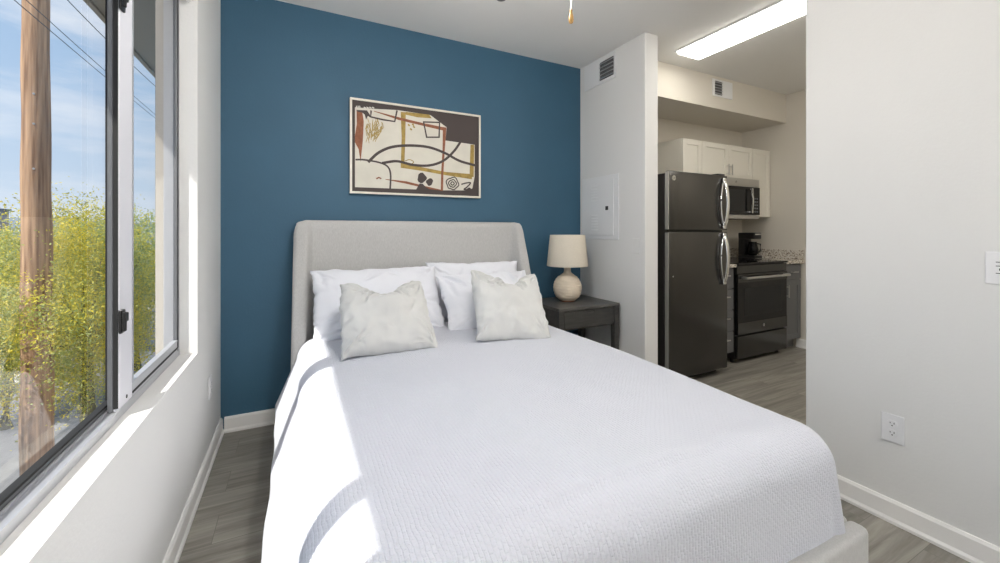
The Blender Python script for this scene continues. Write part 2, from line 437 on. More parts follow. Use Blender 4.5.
box(b, FX0, FX1, WY0 + g, WY1 - g, WZ1 - .03, WZ1 - g)
box(b, FX0, FX1, WY1 - .012, WY1 - g, WZ0 + .018, WZ1 - .03)
box(b, FX0, FX1, WY0 + g, WY0 + .025, WZ0 + .018, WZ1 - .03)
obj('window_frame', b, M['alu'], win)
def sash(name, x0, x1, y0, y1, w0, w1, mside0, mside1, mrail, hb=.032, seal='gasket'):
    "a glazed sash between y0 and y1; w0/w1 stile widths"
    z0, z1 = WZ0 + .02, WZ1 - .032
    b = new()
    box(b, x0, x1, y0 + w0, y1 - w1, z0, z0 + hb, .002); box(b, x0, x1, y0 + w0, y1 - w1, z1 - .035, z1, .002)
    s = obj(name, b, mrail, win)
    b = new(); box(b, x0, x1, y0, y0 + w0, z0, z1, .003); obj('stile', b, mside0, s)
    b = new(); box(b, x0, x1, y1 - w1, y1, z0, z1, .003); obj('stile', b, mside1, s)
    xm = (x0 + x1) / 2
    b = new()
    box(b, xm - .009, xm + .009, y0 + w0, y0 + w0 + .006, z0 + hb, z1 - .035); (seal == 'gasket') and box(b, xm - .009, xm + .009, y1 - w1 - .006, y1 - w1, z0 + hb, z1 - .035)
    box(b, xm - .009, xm + .009, y0 + w0 + .006, y1 - w1 - .006, z0 + hb, z0 + hb + .006)
    obj('glazing_seal', b, M[seal], s)
    for xx in (xm,):
        b = new(); box(b, xx - .0005, xx + .0005, y0 + w0 + .006, y1 - w1 - .006, z0 + hb + .006, z1 - .035)
        b2 = new(); v = [b2.verts.new(q) for q in ((xx, y0 + w0 + .004, z0 + hb + .004), (xx, y1 - w1 - .004, z0 + hb + .004), (xx, y1 - w1 - .004, z1 - .036), (xx, y0 + w0 + .004, z1 - .036))]
        b2.faces.new(v); b.free()
        obj('glass_pane', b2, M['glass'], s)
    return s
rs = sash('sliding_sash', -.490, -.476, 1.606, 2.286, .108, .012, M['alu_white'], M['alu_dark'], M['alu'], .050, 'alu')
b = new(); box(b, -.5035, -.491, 1.606, 1.700, WZ0 + .02, WZ1 - .032, .001); obj('stile_shade_strip', b, M['alu_dark'], rs)  # dark box puts the pale stile's shaded side into the colour
b = new(); box(b, -.4895, -.4785, 1.6035, 1.6058, WZ0 + .03, WZ1 - .035); obj('weather_strip', b, M['gasket'], rs)  # strip widened to cover the stile's bright sunlit edge
b = new(); box(b, -.4758, -.4740, 2.276, 2.285, WZ0 + .04, WZ1 - .04); obj('weather_strip', b, M['gasket'], rs)
b = new(); box(b, -.4758, -.4745, 1.715, 2.272, WZ0 + .036, WZ0 + .044); obj('weather_strip', b, M['gasket'], rs)
fs = sash('fixed_sash', -.5275, -.510, .587, 1.725, .03, .050, M['alu_dark'], M['alu_dark'], M['alu_dark'], .014)
ns = sash('fixed_sash', -.5275, -.510, .331, .585, .02, .035, M['alu_dark'], M['alu_dark'], M['alu_dark'], .014)
for zc in (.945, 1.925):
    b = new()
    box(b, -.476, -.468, 1.598, 1.632, zc - .035, zc + .035, .003)
    box(b, -.468, -.458, 1.598, 1.608, zc - .028, zc + .030, .003)
    box(b, -.468, -.460, 1.608, 1.630, zc - .002, zc + .026, .003)
    obj('latch', b, M['black'], rs)
b = new(); tube(b, [(-.4765, 1.665, .70), (-.475, 1.665, .70)], .006, 12); obj('screw_hole', b, M['slot'], rs)

w2 = thing('added_window', 'aluminium window added for fill daylight in the window wall, behind the camera', 'window', (-.53, -1.2, WZ0)); w2['kind'] = 'structure'  # unseen window, added to let more daylight into the room
b = new()
for (p0, p1) in ((-2.099, -2.05), (-1.25, -1.2), (-.4, -.351)): box(b, -.525, -.48, p0, p1, WZ0 + .03, WZ1 - .03)
box(b, -.525, -.48, -2.099, -.351, WZ0 + .001, WZ0 + .03); box(b, -.525, -.48, -2.099, -.351, WZ1 - .03, WZ1 - .001)
obj('window_frame', b, M['alu'], w2)
for (p0, p1) in ((-2.05, -1.25), (-1.2, -.4)):
    b = new(); b.faces.new([b.verts.new(q) for q in ((-.50, p0, WZ0 + .03), (-.50, p1, WZ0 + .03), (-.50, p1, WZ1 - .03), (-.50, p0, WZ1 - .03))]); obj('glass_pane', b, M['glass'], w2)
bl = thing('window_blind', 'white slatted blind pulled right up at the top of the window', 'blind', (-.44, 1.32, 2.27))
b = new(); box(b, -.468, -.416, WY0 + .01, WY1 - .01, 2.315, 2.358, .004); obj('head_rail', b, M['blind'], bl)
for k in range(6):
    b = new(); z = 2.285 + k * .005
    for i in range(6):
        pass
    n = 7; top = []; bot = []
    for yy in (WY0 + .012, WY1 - .012):
        top.append([b.verts.new((-.466 + .048 * i / n, yy, z + .007 * math.sin(PI * i / n) + .0008)) for i in range(n + 1)])
        bot.append([b.verts.new((-.466 + .048 * i / n, yy, z + .007 * math.sin(PI * i / n) - .0008)) for i in range(n + 1)])
    for i in range(n):
        b.faces.new((top[0][i], top[0][i + 1], top[1][i + 1], top[1][i])); b.faces.new((bot[0][i], bot[0][i + 1], bot[1][i + 1], bot[1][i]))
    for q in (0, 1): b.faces.new(top[q] + bot[q][::-1])
    b.faces.new((top[0][0], top[1][0], bot[1][0], bot[0][0])); b.faces.new((top[0][n], top[1][n], bot[1][n], bot[0][n]))
    obj('slat', b, M['blind'], bl)
b = new(); tube(b, [(-.424, 2.262, 2.315), (-.420, 2.264, 2.28), (-.424, 2.268, 2.262), (-.436, 2.270, 2.256), (-.444, 2.272, 2.270), (-.440, 2.272, 2.29)], .004, 8)
obj('cord', b, M['blind'], bl, smooth=True)

# ------------------------------------------------------------------ wall plates and vents
def plate_on_x(name, x, y0, y1, z0, z1, sgn, label, cat, matl='plate'):
    "cover plate on a wall facing sgn*x"
    t = thing(name, label, cat, (x, (y0 + y1) / 2, (z0 + z1) / 2))
    b = new(); box(b, min(x, x + sgn * .006), max(x, x + sgn * .006), y0, y1, z0, z1, .0025); obj('cover_plate', b, M[matl], t)
    return t
def duplex(t, x, y, z, sgn):
    for dz in (-.0195, .0195):
        b = new(); rg = lathe(b, (0, 0, 0), [(.0165, 0), (.0165, .0015), (.0155, .0022)], 20); close(b, rg[-1])
        for v in b.verts:
            c = v.co.copy(); v.co = Vector((x + sgn * (.006 + c.z), y + c.x, z + dz + max(-.0135, min(.0135, c.y))))
        r = obj('receptacle', b, M['plate'], t)
        b = new()
        xx = x + sgn * .0083
        for (dy, h) in ((-.0062, .0075), (.0062, .006)): box(b, xx - .0006, xx + .0006, y + dy - .0011, y + dy + .0011, z + dz + .003 - h / 2, z + dz + .003 + h / 2)
        tube(b, [(xx - .0006, y, z + dz - .0075), (xx + .0006, y, z + dz - .0075)], .0026, 10)
        obj('slot', b, M['slot'], r)
t = plate_on_x('wall_outlet', XR, .733, .806, .335, .452, -1, 'white duplex outlet low on the plain right wall', 'outlet'); duplex(t, XR, .7695, .394, -1)
t = plate_on_x('wall_outlet', XL, 2.56, 2.63, .34, .455, 1, 'white duplex outlet under the window near the blue wall', 'outlet'); duplex(t, XL, 2.595, .398, 1)
t = plate_on_x('light_switch', XR, .335, .515, 1.03, 1.146, -1, 'white switch plate with slots, cut by the right edge of the photo', 'switch')
for yc in (.477, .425, .373):
    b = new(); box(b, XR - .0075, XR - .006, yc - .017, yc + .017, 1.055, 1.121, .0005); k = obj('slide_control', b, M['plate'], t)
    b = new()
    for zz in (1.108, 1.094, 1.068): box(b, XR - .0082, XR - .0075, yc - .012, yc + .012, zz, zz + .0025)
    box(b, XR - .0088, XR - .0075, yc - .006, yc + .004, 1.079, 1.087)
    obj('slot', b, M['slot'], k)
t = plate_on_x('blank_wall_plate', XC, 2.226, 2.294, 1.05, 1.165, -1, 'small painted-over plate on the short white wall by the fridge', 'wall plate', 'wall')

# breaker panel
t = thing('breaker_panel', 'white metal breaker panel door on the short wall above the lamp', 'electrical panel', (XC, 2.67, 1.149))
b = new(); box(b, XC - .008, XC, 2.444, 2.897, 1.149, 1.68, .003); obj('trim_frame', b, M['panel'], t)
b = new(); box(b, XC - .015, XC - .008, 2.495, 2.885, 1.185, 1.655, .002); d = obj('panel_door', b, M['panel'], t)
b = new(); box(b, XC - .0185, XC - .015, 2.553, 2.585, 1.392, 1.425, .001); obj('latch', b, M['black'], d)
for (z0, n) in ((1.225, 6), (1.475, 6)):
    b = new()
    for i in range(n):
        z = z0 + i * .0245
        vv = [b.verts.new(q) for q in ((XC - .0152, 2.675, z), (XC - .0152, 2.765, z), (XC - .0152, 2.765, z + .010), (XC - .0152, 2.675, z + .010), (XC - .019, 2.680, z + .001), (XC - .019, 2.760, z + .001))]
        b.faces.new((vv[3], vv[2], vv[5], vv[4])); b.faces.new((vv[0], vv[1], vv[5], vv[4])); b.faces.new((vv[0], vv[4], vv[3])); b.faces.new((vv[1], vv[2], vv[5])); b.faces.new(vv[:4])
    obj('louver_group', b, M['panel'], d)

def vent(label, plate, hole, frame_axis, pos, nsl):
    "plate/hole: (a0,a1,z0,z1) in wall coordinates; frame_axis 'x': wall faces -x at pos; 'y': wall faces -y"
    a0, a1, z0, z1 = plate; h0, h1, k0, k1 = hole
    def bx(b, p0, p1, q0, q1, r0, r1, bev=0):
        if frame_axis == 'x': box(b, pos - r1, pos - r0, p0, p1, q0, q1, bev)
        else: box(b, p0, p1, pos - r1, pos - r0, q0, q1, bev)
    c = ((pos, (a0 + a1) / 2, z0) if frame_axis == 'x' else ((a0 + a1) / 2, pos, z0))
    t = thing('air_vent', label, 'vent', c)
    b = new(); bx(b, a0, h0, z0, z1, 0, .007); bx(b, h1, a1, z0, z1, 0, .007); bx(b, h0, h1, z0, k0, 0, .007); bx(b, h0, h1, k1, z1, 0, .007)
    obj('frame', b, M['panel'], t)
    b = new(); bx(b, h0, h1, k0, k1, 0, .0008); obj('duct_opening', b, M['duct'], t)
    for i in range(nsl):
        z = k0 + (i + .5) * (k1 - k0) / nsl; b = new()
        bx(b, h0, h1, z - .0025, z + .0025, .001, .010)
        obj('slat', b, M['alu'], t)
vent('white supply vent high on the short wall near the ceiling', (2.479, 2.869, 2.458, 2.675), (2.50, 2.67, 2.485, 2.64), 'x', XC, 5)
vent('small vent on the kitchen soffit beside the light fixture', (3.505, 3.797, 2.50, 2.66), (3.535, 3.645, 2.515, 2.645), 'y', 2.50, 5)

# ------------------------------------------------------------------ picture
AY = 2.905
pic = thing('framed_artwork', 'abstract framed print of curved lines hanging on the blue wall', 'picture', (.81, YB, 1.478))
ax0, ax1, az0, az1 = .327, 1.298, 1.478, 2.13
b = new(); fwd = .014
box(b, ax0, ax1, AY, YB - .001, az0, az0 + fwd, .002); box(b, ax0, ax1, AY, YB - .001, az1 - fwd, az1, .002)
box(b, ax0, ax0 + fwd, AY, YB - .001, az0 + fwd, az1 - fwd, .002); box(b, ax1 - fwd, ax1, AY, YB - .001, az0 + fwd, az1 - fwd, .002)
obj('frame', b, M['frame_cream'], pic)
b = new(); box(b, ax0 + fwd, ax1 - fwd, AY + .008, YB - .002, az0 + fwd, az1 - fwd); cv = obj('canvas', b, M['p_dark'], pic)
def Z(X, Y):
    "point of the picture's face from its place in the enlarged photograph"
    x, y, z = at(330 + X / 4.33, 80 + Y / 4.33, Y=AY + .008)
    return (x, z)
def poly(b, pts, Y): b.faces.new([b.verts.new((q[0], Y, q[1])) for q in pts])
L1, L2, L3, L4 = AY + .0075, AY + .0070, AY + .0065, AY + .0060
b = new(); poly(b, [Z(*q) for q in ((108, 118), (195, 125), (290, 130), (435, 152), (505, 205), (500, 262), (626, 280), (626, 420), (616, 470), (585, 478), (480, 478), (430, 470), (375, 474), (108, 464))], L1)
obj('cream_field', b, M['canvas'], cv)
b = new()
poly(b, [Z(*q) for q in ((306, 138), (328, 140), (326, 250), (322, 372), (306, 380), (310, 250))], L2)
poly(b, [Z(*q) for q in ((328, 138), (430, 150), (440, 166), (380, 162), (328, 150))], L2 - .00006)
poly(b, [Z(*q) for q in ((306, 358), (380, 374), (500, 398), (616, 408), (614, 430), (500, 412), (400, 394), (306, 380))], L2 - .00012)
poly(b, [Z(*q) for q in ((608, 280), (624, 280), (622, 420), (604, 420))], L2 - .00018)
random.seed(3)
for i in range(26):
    x = 158 + random.random() * 68; y = 165 + random.random() * 40
    ribbon(b, [Z(x, y), Z(x + random.uniform(-8, 10), y + 22), Z(x * .45 + 92 + random.uniform(-12, 12), min(290, y + random.uniform(35, 80)))], .004, L2 - .0002 - i * .000005)
for (x, y) in ((338, 192), (347, 210), (360, 200), (356, 190)): ribbon(b, [Z(x, y), Z(x + 7, y + 7)], .012, L2 - .0004)
ribbon(b, [Z(*q) for q in spline([(325, 350), (345, 345), (362, 355), (350, 366)], 6)], .006, L2 - .0005)
obj('ochre_strokes', b, M['p_ochre'], cv)
b = new()
poly(b, [Z(*q) for q in ((115, 135), (140, 138), (146, 180), (142, 265), (132, 355), (124, 300), (108, 270), (108, 240), (116, 190))], L3)
ribbon(b, [Z(*q) for q in ((190, 135), (300, 168), (400, 192), (500, 214))], [.004, .02, .02, .026], L3 - .0001)
ribbon(b, [Z(*q) for q in ((496, 205), (492, 300), (486, 400), (484, 480))], [.028, .018, .018, .018], L3 - .0002)
ribbon(b, [Z(*q) for q in ((240, 430), (330, 444), (420, 466), (484, 478))], [.004, .018, .016, .006], L3 - .0003)
ribbon(b, [Z(*q) for q in ((200, 428), (212, 422), (222, 428))], .010, L3 - .0004)
obj('rust_strokes', b, M['p_brown'], cv)
b = new()
def dl(pts, w, k, n=10): ribbon(b, [Z(*q) for q in spline(pts, n)], w, L4 - k * .00005)
dl([(165, 356), (210, 315), (270, 290), (350, 284), (430, 292), (500, 318), (560, 350), (628, 370)], .019, 0)
dl([(110, 345), (150, 346), (215, 358), (250, 376), (262, 410), (260, 475)], .012, 1)
dl([(225, 360), (290, 352), (360, 368), (430, 370), (490, 350), (535, 310), (565, 268)], .018, 2)
ribbon(b, [Z(*q) for q in ((178, 132), (176, 160), (228, 172), (280, 180), (290, 132))], .012, L4 - .00015)
ribbon(b, [Z(*q) for q in ((405, 182), (418, 248), (472, 248), (474, 184))], .015, L4 - .0002, closed=True)
def blob(cx, cy, r, k):
    poly(b, [Z(cx + r * (1 + .18 * math.sin(3 * a + cx)) * math.cos(a), cy + r * (1 + .18 * math.cos(2 * a + cy)) * math.sin(a)) for a in [i * PI / 7 for i in range(14)]], L4 - k * .00005)
blob(397, 424, 20, 5); blob(431, 442, 15, 6)
poly(b, [Z(*q) for q in ((372, 475), (388, 448), (402, 450), (412, 462), (438, 478))], L4 - .0004)
for k, r in enumerate((26, 16, 7)):
    ribbon(b, [Z(530 + r * (1 + .12 * math.sin(4 * a + k)) * math.cos(a), 448 + r * (1 + .1 * math.cos(5 * a)) * math.sin(a)) for a in [i * PI / 10 for i in range(20)]], .0085, L4 - .00005 * (9 + k), closed=True)
dl([(568, 452), (590, 446), (608, 446), (592, 464), (580, 474), (606, 474)], .010, 14)
dl([(590, 478), (604, 470), (612, 486)], .014, 15)
poly(b, [Z(*q) for q in ((112, 130), (160, 132), (172, 150), (176, 164), (164, 156), (156, 172), (150, 150), (140, 142), (120, 138))], L4 - .0009)
obj('dark_strokes', b, M['p_dark'], cv)
b = new()
for x in (114, 121, 128): ribbon(b, [Z(x, 112), Z(x + 2, 122)], .006, L4)
obj('white_mark', b, M['p_white'], cv); b = new()
for x in (146, 158, 170, 182): ribbon(b, [Z(x, 118), Z(x + 9, 122)], .008, L4)
obj('white_mark', b, M['p_white'], cv)

# ------------------------------------------------------------------ bed
BX0, BX1 = -.025, 1.658
bed = thing('upholstered_bed', 'grey linen upholstered bed frame with a tall winged headboard', 'bed', (.82, 1.75, 0))
def round_poly(pts, rads, n=6):
    out = []
    N = len(pts)
    for i in range(N):
        p = Vector(pts[i]); a = (Vector(pts[i - 1]) - p).normalized(); c = (Vector(pts[(i + 1) % N]) - p).normalized()
        r = rads[i]
        ang = a.angle(c); d = r / math.tan(ang / 2)
        p0 = p + a * d; p1 = p + c * d
        cen = p + (a + c).normalized() * (r / math.sin(ang / 2))
        v0 = p0 - cen; v1 = p1 - cen
        for j in range(n + 1):
            s = j / n
            w = v0.lerp(v1, s).normalized() * r
            out.append(cen + w)
    return out
def hb_outline(f, x0, x1):
    yb = 2.925; tw = .075; yp = 2.845
    pts = [(x0, yb), (x0, yb - .085 - f), (x0 + tw, yb - .085 - f), (x0 + tw + .035, yp), (x1 - tw - .035, yp), (x1 - tw, yb - .085 - f), (x1, yb - .085 - f), (x1, yb)]
    rads = [.015, .026, .026, .03, .03, .026, .026, .015]
    o = round_poly(pts, rads, 6)
    # densify the long straight runs so the top corners can be rounded
    out = []
    for i, q in enumerate(o):
        out.append(q); nx = o[(i + 1) % len(o)]
        if (nx - q).length > .3:
            for j in range(1, 25): out.append(q.lerp(nx, j / 25))
    return out
b = new(); rings = []
zs = [.06, .2, .35, .5, .65, .8, .9, 1.0, 1.1, 1.16, 1.2, 1.225] + [1.225 + .065 * math.sin(a) for a in (R(18), R(36), R(52), R(66), R(78), R(90))]
for i, z in enumerate(zs):
    f = .030 + max(0, 1.27 - z) * .30
    f = min(f, .27)
    sl = .02 * max(0, (1.29 - z) / 1.2)
    ol = hb_outline(f - .02, BX0 - sl + .012, BX1 + sl - .012)
    ins = 0 if z < 1.225 else .030 * (1 - math.sqrt(max(0, 1 - ((z - 1.225) / .065) ** 2)))
    N = len(ol); ring = []
    for j, q in enumerate(ol):
        tt = (ol[(j + 1) % N] - ol[j - 1])
        nn = Vector((-tt.y, tt.x)).normalized() if tt.length else Vector((0, 0))
        w = q + nn * ins
        if i == 0 and j == 0: pass
        ring.append(b.verts.new((w.x, w.y, z)))
    rings.append(ring)
# orientation of the inset: flip if it grew outward
for i in range(len(rings) - 1):
    N = len(rings[i])
    for j in range(N): b.faces.new((rings[i][j], rings[i][(j + 1) % N], rings[i + 1][(j + 1) % N], rings[i + 1][j]))
tf = b.faces.new(rings[-1]); bmesh.ops.triangulate(b, faces=[tf], ngon_method='EAR_CLIP')
rc = .085
for v in b.verts:
    hw = (BX1 - BX0) / 2; d = max(0, abs(v.co.x - .82) - (hw - rc)); d = min(d, rc * .985)
    if v.co.z > 1.0: v.co.z -= (rc - math.sqrt(rc * rc - d * d)) * .8 * min(1, (v.co.z - 1.0) / .2)
obj('headboard', b, M['fabric'], bed, auto=60)
for x0 in (BX0 - .005, BX1 - .083):
    b = new(); box(b, x0, x0 + .06, .672, 2.60, .07, .276, .018, 3); obj('side_rail', b, M['fabric'], bed, auto=40)
b = new(); box(b, BX0 - .005, BX1 - .028, .615, .672, .07, .276, .018, 3); obj('foot_rail', b, M['fabric'], bed, auto=40)
for (x, y) in ((.05, .66), (1.59, .66), (.05, 2.5), (1.59, 2.5)):
    b = new(); rg = lathe(b, (x, y, 0), [(.02, 0), (.028, .072)], 16); close(b, rg[0]); close(b, rg[-1]); obj('leg', b, M['night'], bed)
MT = .575
b = new(); box(b, .085, 1.535, .735, 2.70, .16, MT - .018, .075, 6)
tag(obj('mattress', b, M['sheet'], None, auto=60), 'thick white mattress lying on the bed frame, under the quilt', 'mattress')

# quilt
def quilt():
    b = new(); uvl = b.loops.layers.uv.new('cloth')
    rx0, rx1, ry0, ry1 = .115, 1.485, .775, 2.62
    top = MT + .022; r = .110; hang = .44
    NA, NB = 150, 170
    xs = [rx0 - hang + (rx1 - rx0 + 2 * hang) * i / NA for i in range(NA + 1)]
    ys = [ry0 - hang + (ry1 - ry0 + hang) * j / NB for j in range(NB + 1)]
    grid = []
    for j, cy in enumerate(ys):
        row = []
        for i, cx in enumerate(xs):
            px = min(max(cx, rx0), rx1); py = max(cy, ry0)
            ox, oy = cx - px, cy - py
            L = max(abs(ox), abs(oy))
            if L > 0:
                # square corner to round corner
                n = Vector((ox, oy)).normalized()
                arc = r * PI / 2
                left = ox < 0
                splay = (.38 if left else .0)
                if oy < 0:
                    wgt = abs(oy) / (abs(ox) + abs(oy)); splay = splay * (1 - wgt) + .05 * wgt
                if L < arc:
                    a = L / r; h = r * math.sin(a); dz = r * (1 - math.cos(a))
                else:
                    e_ = L - arc; h = r + e_ * splay; dz = r + e_ * math.sqrt(1 - splay * splay)
                s = px - py * .9
                e2_ = max(0, L - .06) / hang
                cornr = min(abs(ox), abs(oy)) / max(L, 1e-6)
                fold = (.008 * math.sin(s * 6 + 1 + 1.5 * math.sin(s * 2.3)) + .003 * math.sin(s * 19 + .5)) * e2_
                ang = math.atan2(abs(oy), abs(ox))
                fold += .030 * math.sin(ang * 4) ** 2 * e2_ * (1 if cornr > 0 else 0)
                h += fold
                x, y, z = px + n.x * h, py + n.y * h, top - dz
            else:
                x, y, z = px, py, top
            # a soft, slightly wavy surface
            z += .006 * noise.noise(Vector((cx * 2.2, cy * 2.2, 0))) + .0028 * noise.noise(Vector((cx * 9, cy * 6, 3)))
            ex = min(cx - rx0, rx1 - cx)
            if cy > ry0 and ex > 0: z += .012 * min(1, ex / .5)
            z -= .012 * max(0, (cy - 1.9)) if cy > 1.9 else 0
            if cx > .8 and cy < 1.5: z -= .016 * min(1, (cx - .8) / .6) * min(1, (1.5 - cy) / .6)
            v = b.verts.new((x, y, z)); row.append((v, cx, cy))
        grid.append(row)
    for j in range(NB):
        for i in range(NA):
            q = (grid[j][i], grid[j][i + 1], grid[j + 1][i + 1], grid[j + 1][i])
            f = b.faces.new([w[0] for w in q])
            for lp, w in zip(f.loops, q): lp[uvl].uv = (w[1], w[2])
    return b
qb = quilt()
q = obj('bed_quilt', qb, M['quilt'], None, smooth=True)
so = q.modifiers.new('thickness', 'SOLIDIFY'); so.thickness = .007; so.offset = -1
tag(q, 'white puckered quilt spread over the bed and hanging down its sides', 'quilt')

def pillow(name, w, h, th, pin, dip, seed, mt, M4, label, cat, group, wr=.006, ncr=14, cdeep=.010, dipw=.36, dipu=0.0):
    b = new(); n = 72
    rs_ = random.Random(int(seed * 10)); rnd = Vector((seed * 3.1, seed * 1.7, seed))
    cre = []          # creases: start, direction, length, width, depth, side
    for c in range(ncr):
        k_ = rs_.random()
        if k_ < .6:
            cx_, cy_ = rs_.choice(((-1, -1), (1, -1), (-1, 1), (1, 1))); a = math.atan2(-cy_, -cx_) + rs_.uniform(-.65, .65)
            st = (cx_ * .93, cy_ * .93)
        else:
            e_ = rs_.choice(((0, 1), (0, -1), (1, 0), (-1, 0))); st = (e_[0] * .9 if e_[0] else rs_.uniform(-.7, .7), e_[1] * .9 if e_[1] else rs_.uniform(-.7, .7))
            a = math.atan2(-e_[1], -e_[0]) + rs_.uniform(-.7, .7)
        cre.append((st, (math.cos(a), math.sin(a)), rs_.uniform(.35, .95), rs_.uniform(.018, .045), rs_.uniform(.4, 1) * cdeep, rs_.uniform(-.5, .5)))
    if dip:
        for a in (-2.5, -2.05, -1.2, -.7, -.25, -2.9): cre.append(((dipu + .02, .80), (math.cos(a), math.sin(a)), rs_.uniform(.4, .8), .035, cdeep * 1.2, rs_.uniform(-.4, .4)))
    sides = []
    for s in (1, -1):
        g_ = []
        for j in range(n + 1):
            row = []
            for i in range(n + 1):
                u = -1 + 2 * i / n; v = -1 + 2 * j / n
                uu = math.copysign(abs(u) ** .85, u); vv = math.copysign(abs(v) ** .85, v)
                x = w / 2 * uu * (1 - pin * (1 - vv * vv)); y = h / 2 * vv * (1 - pin * (1 - uu * uu))
                prof = ((1 - abs(uu) ** 2.4) * (1 - abs(vv) ** 2.4))
                z = th / 2 * max(0, prof) ** .48
                nv = Vector((x * 7, y * 7, s * 2)) + rnd
                edge = min(1, (1 - max(abs(u), abs(v))) * 7)
                z += edge * wr * 1.6 * noise.noise(nv) + edge * wr * .7 * noise.noise(nv * 2.7)
                for (st, d_, ln, wd, dp, bend) in cre:
                    dx, dy = u - st[0], v - st[1]
                    al = dx * d_[0] + dy * d_[1]
                    if -.05 < al < ln:
                        pe = -dx * d_[1] + dy * d_[0] - bend * al * al
                        if abs(pe) < wd * 4:
                            tp = math.sin(PI * min(1, (al + .05) / (ln + .05))) ** .7
                            z -= edge * dp * tp * (math.exp(-(pe / wd) ** 2) - .55 * math.exp(-((pe - wd * 1.9) / (wd * 1.2)) ** 2))
                z = z * s if z > 0 else 0
                if dip:
                    k = dip * math.exp(-(abs(u - dipu) / dipw) ** 1.35) * max(0, v) ** 2.2
                    y -= k; z *= 1 - 1.2 * k
                    x *= 1 - .09 * max(0, v) ** 2
                y += .012 * noise.noise(Vector((u * 2.2, v * 2, seed))) + .007 * noise.noise(Vector((u * 6, v * 6, seed + 5)))
                x += .012 * noise.noise(Vector((u * 2, v * 2.2, seed + 9))) + .010 * noise.noise(Vector((u * 6, v * 7, seed + 2)))
                if j in (0, n) or i in (0, n):
                    z = 0
                    if s == -1: row.append(sides[0][j][i]); continue
                row.append(b.verts.new((x, y, z)))
            g_.append(row)
        sides.append(g_)
        for j in range(n):
            for i in range(n):
                f = (g_[j][i], g_[j][i + 1], g_[j + 1][i + 1], g_[j + 1][i])
                try: b.faces.new(f if s == 1 else f[::-1])
                except ValueError: pass
    for v in b.verts: v.co = M4 @ v.co
    o = obj(name, b, mt, None, smooth=True)
    return tag(o, label, cat, group)
def place(x, y, z, lean, roll=0, yaw=0):
    "pillow face standing up: local y is up, local z faces the foot of the bed"
    return Matrix.Translation((x, y, z)) @ Matrix.Rotation(R(yaw), 4, 'Z') @ Matrix.Rotation(R(90 - lean), 4, 'X') @ Matrix.Rotation(R(roll), 4, 'Z')
QT = MT + .035
pillow('bed_pillow', .79, .46, .17, .035, 0, 1, M['pillow'], place(.475, 2.615, QT + .168, 31, 0, 0), 'big white pillow against the left half of the headboard', 'pillow', 'white bed pillows', cdeep=.016, ncr=20)
pillow('bed_pillow', .74, .46, .12, .035, 0, 2, M['pillow'], place(1.185, 2.725, QT + .160, 16, -1, 0), 'white pillow directly touching the right half of the headboard, mostly hidden', 'pillow', 'white bed pillows')
pillow('bed_pillow', .70, .43, .15, .04, 0, 3, M['pillow'], place(1.195, 2.50, QT + .140, 38, 1, 0), 'front white pillow of the right-hand pair, behind the grey cushion', 'pillow', 'white bed pillows', cdeep=.014)
pillow('throw_cushion', .485, .45, .17, .05, .15, 4, M['cushion'], place(.435, 2.21, QT + .155, 44, -1, 0), 'pale grey dented cushion before the left white pillow', 'cushion', 'pale grey throw cushions', wr=.014, ncr=13, cdeep=.017, dipw=.30)
pillow('throw_cushion', .475, .47, .16, .05, .16, 5.5, M['cushion'], place(1.145, 2.14, QT + .165, 38, -8, 0), 'pale grey dented cushion on the right, nearest the nightstand', 'cushion', 'pale grey throw cushions', wr=.014, ncr=13, cdeep=.017, dipw=.30)

# ------------------------------------------------------------------ nightstand and lamp
ngt = thing('nightstand', 'charcoal wooden nightstand with one drawer under the lamp', 'nightstand', (1.975, 2.62, 0))
nx0, nx1, ny0, ny1, nz = 1.69, 2.262, 2.40, 2.87, .657
b = new(); box(b, nx0, nx1, ny0, ny1, nz - .022, nz, .003); obj('top', b, M['night_top'], ngt)
for (x, y) in ((nx0 + .002, ny0 + .004), (nx1 - .047, ny0 + .004), (nx0 + .002, ny1 - .05), (nx1 - .047, ny1 - .05)):
    b = new(); box(b, x, x + .045, y, y + .045, 0, nz - .022, .002); obj('leg', b, M['night'], ngt)
b = new(); box(b, nx0 + .010, nx0 + .030, ny0 + .05, ny1 - .05, nz - .16, nz - .022); box(b, nx1 - .030, nx1 - .010, ny0 + .05, ny1 - .05, nz - .16, nz - .022)
box(b, nx0 + .048, nx1 - .048, ny1 - .03, ny1 - .012, nz - .16, nz - .022); box(b, nx0 + .048, nx1 - .048, ny0 + .02, ny1 - .03, nz - .166, nz - .150)
obj('apron', b, M['night'], ngt)
b = new(); cx = (nx0 + nx1) / 2
ys0, ys1 = ny0 + .006, ny0 + .026
box(b, nx0 + .051, cx - .04, ys0, ys1, nz - .148, nz - .028, .0015); box(b, cx + .04, nx1 - .051, ys0, ys1, nz - .148, nz - .028, .0015)
box(b, cx - .04, cx + .04, ys0, ys1, nz - .148, nz - .048, .0015)
d = obj('drawer', b, M['night'], ngt)
b = new(); box(b, cx - .04, cx + .04, ys0 + .006, ys1, nz - .048, nz - .028); obj('pull_notch', b, M['slot'], d)
b = new(); box(b, nx0 + .02, nx1 - .02, ny0 + .03, ny1 - .03, .14, .16, .002); obj('shelf', b, M['night'], ngt)

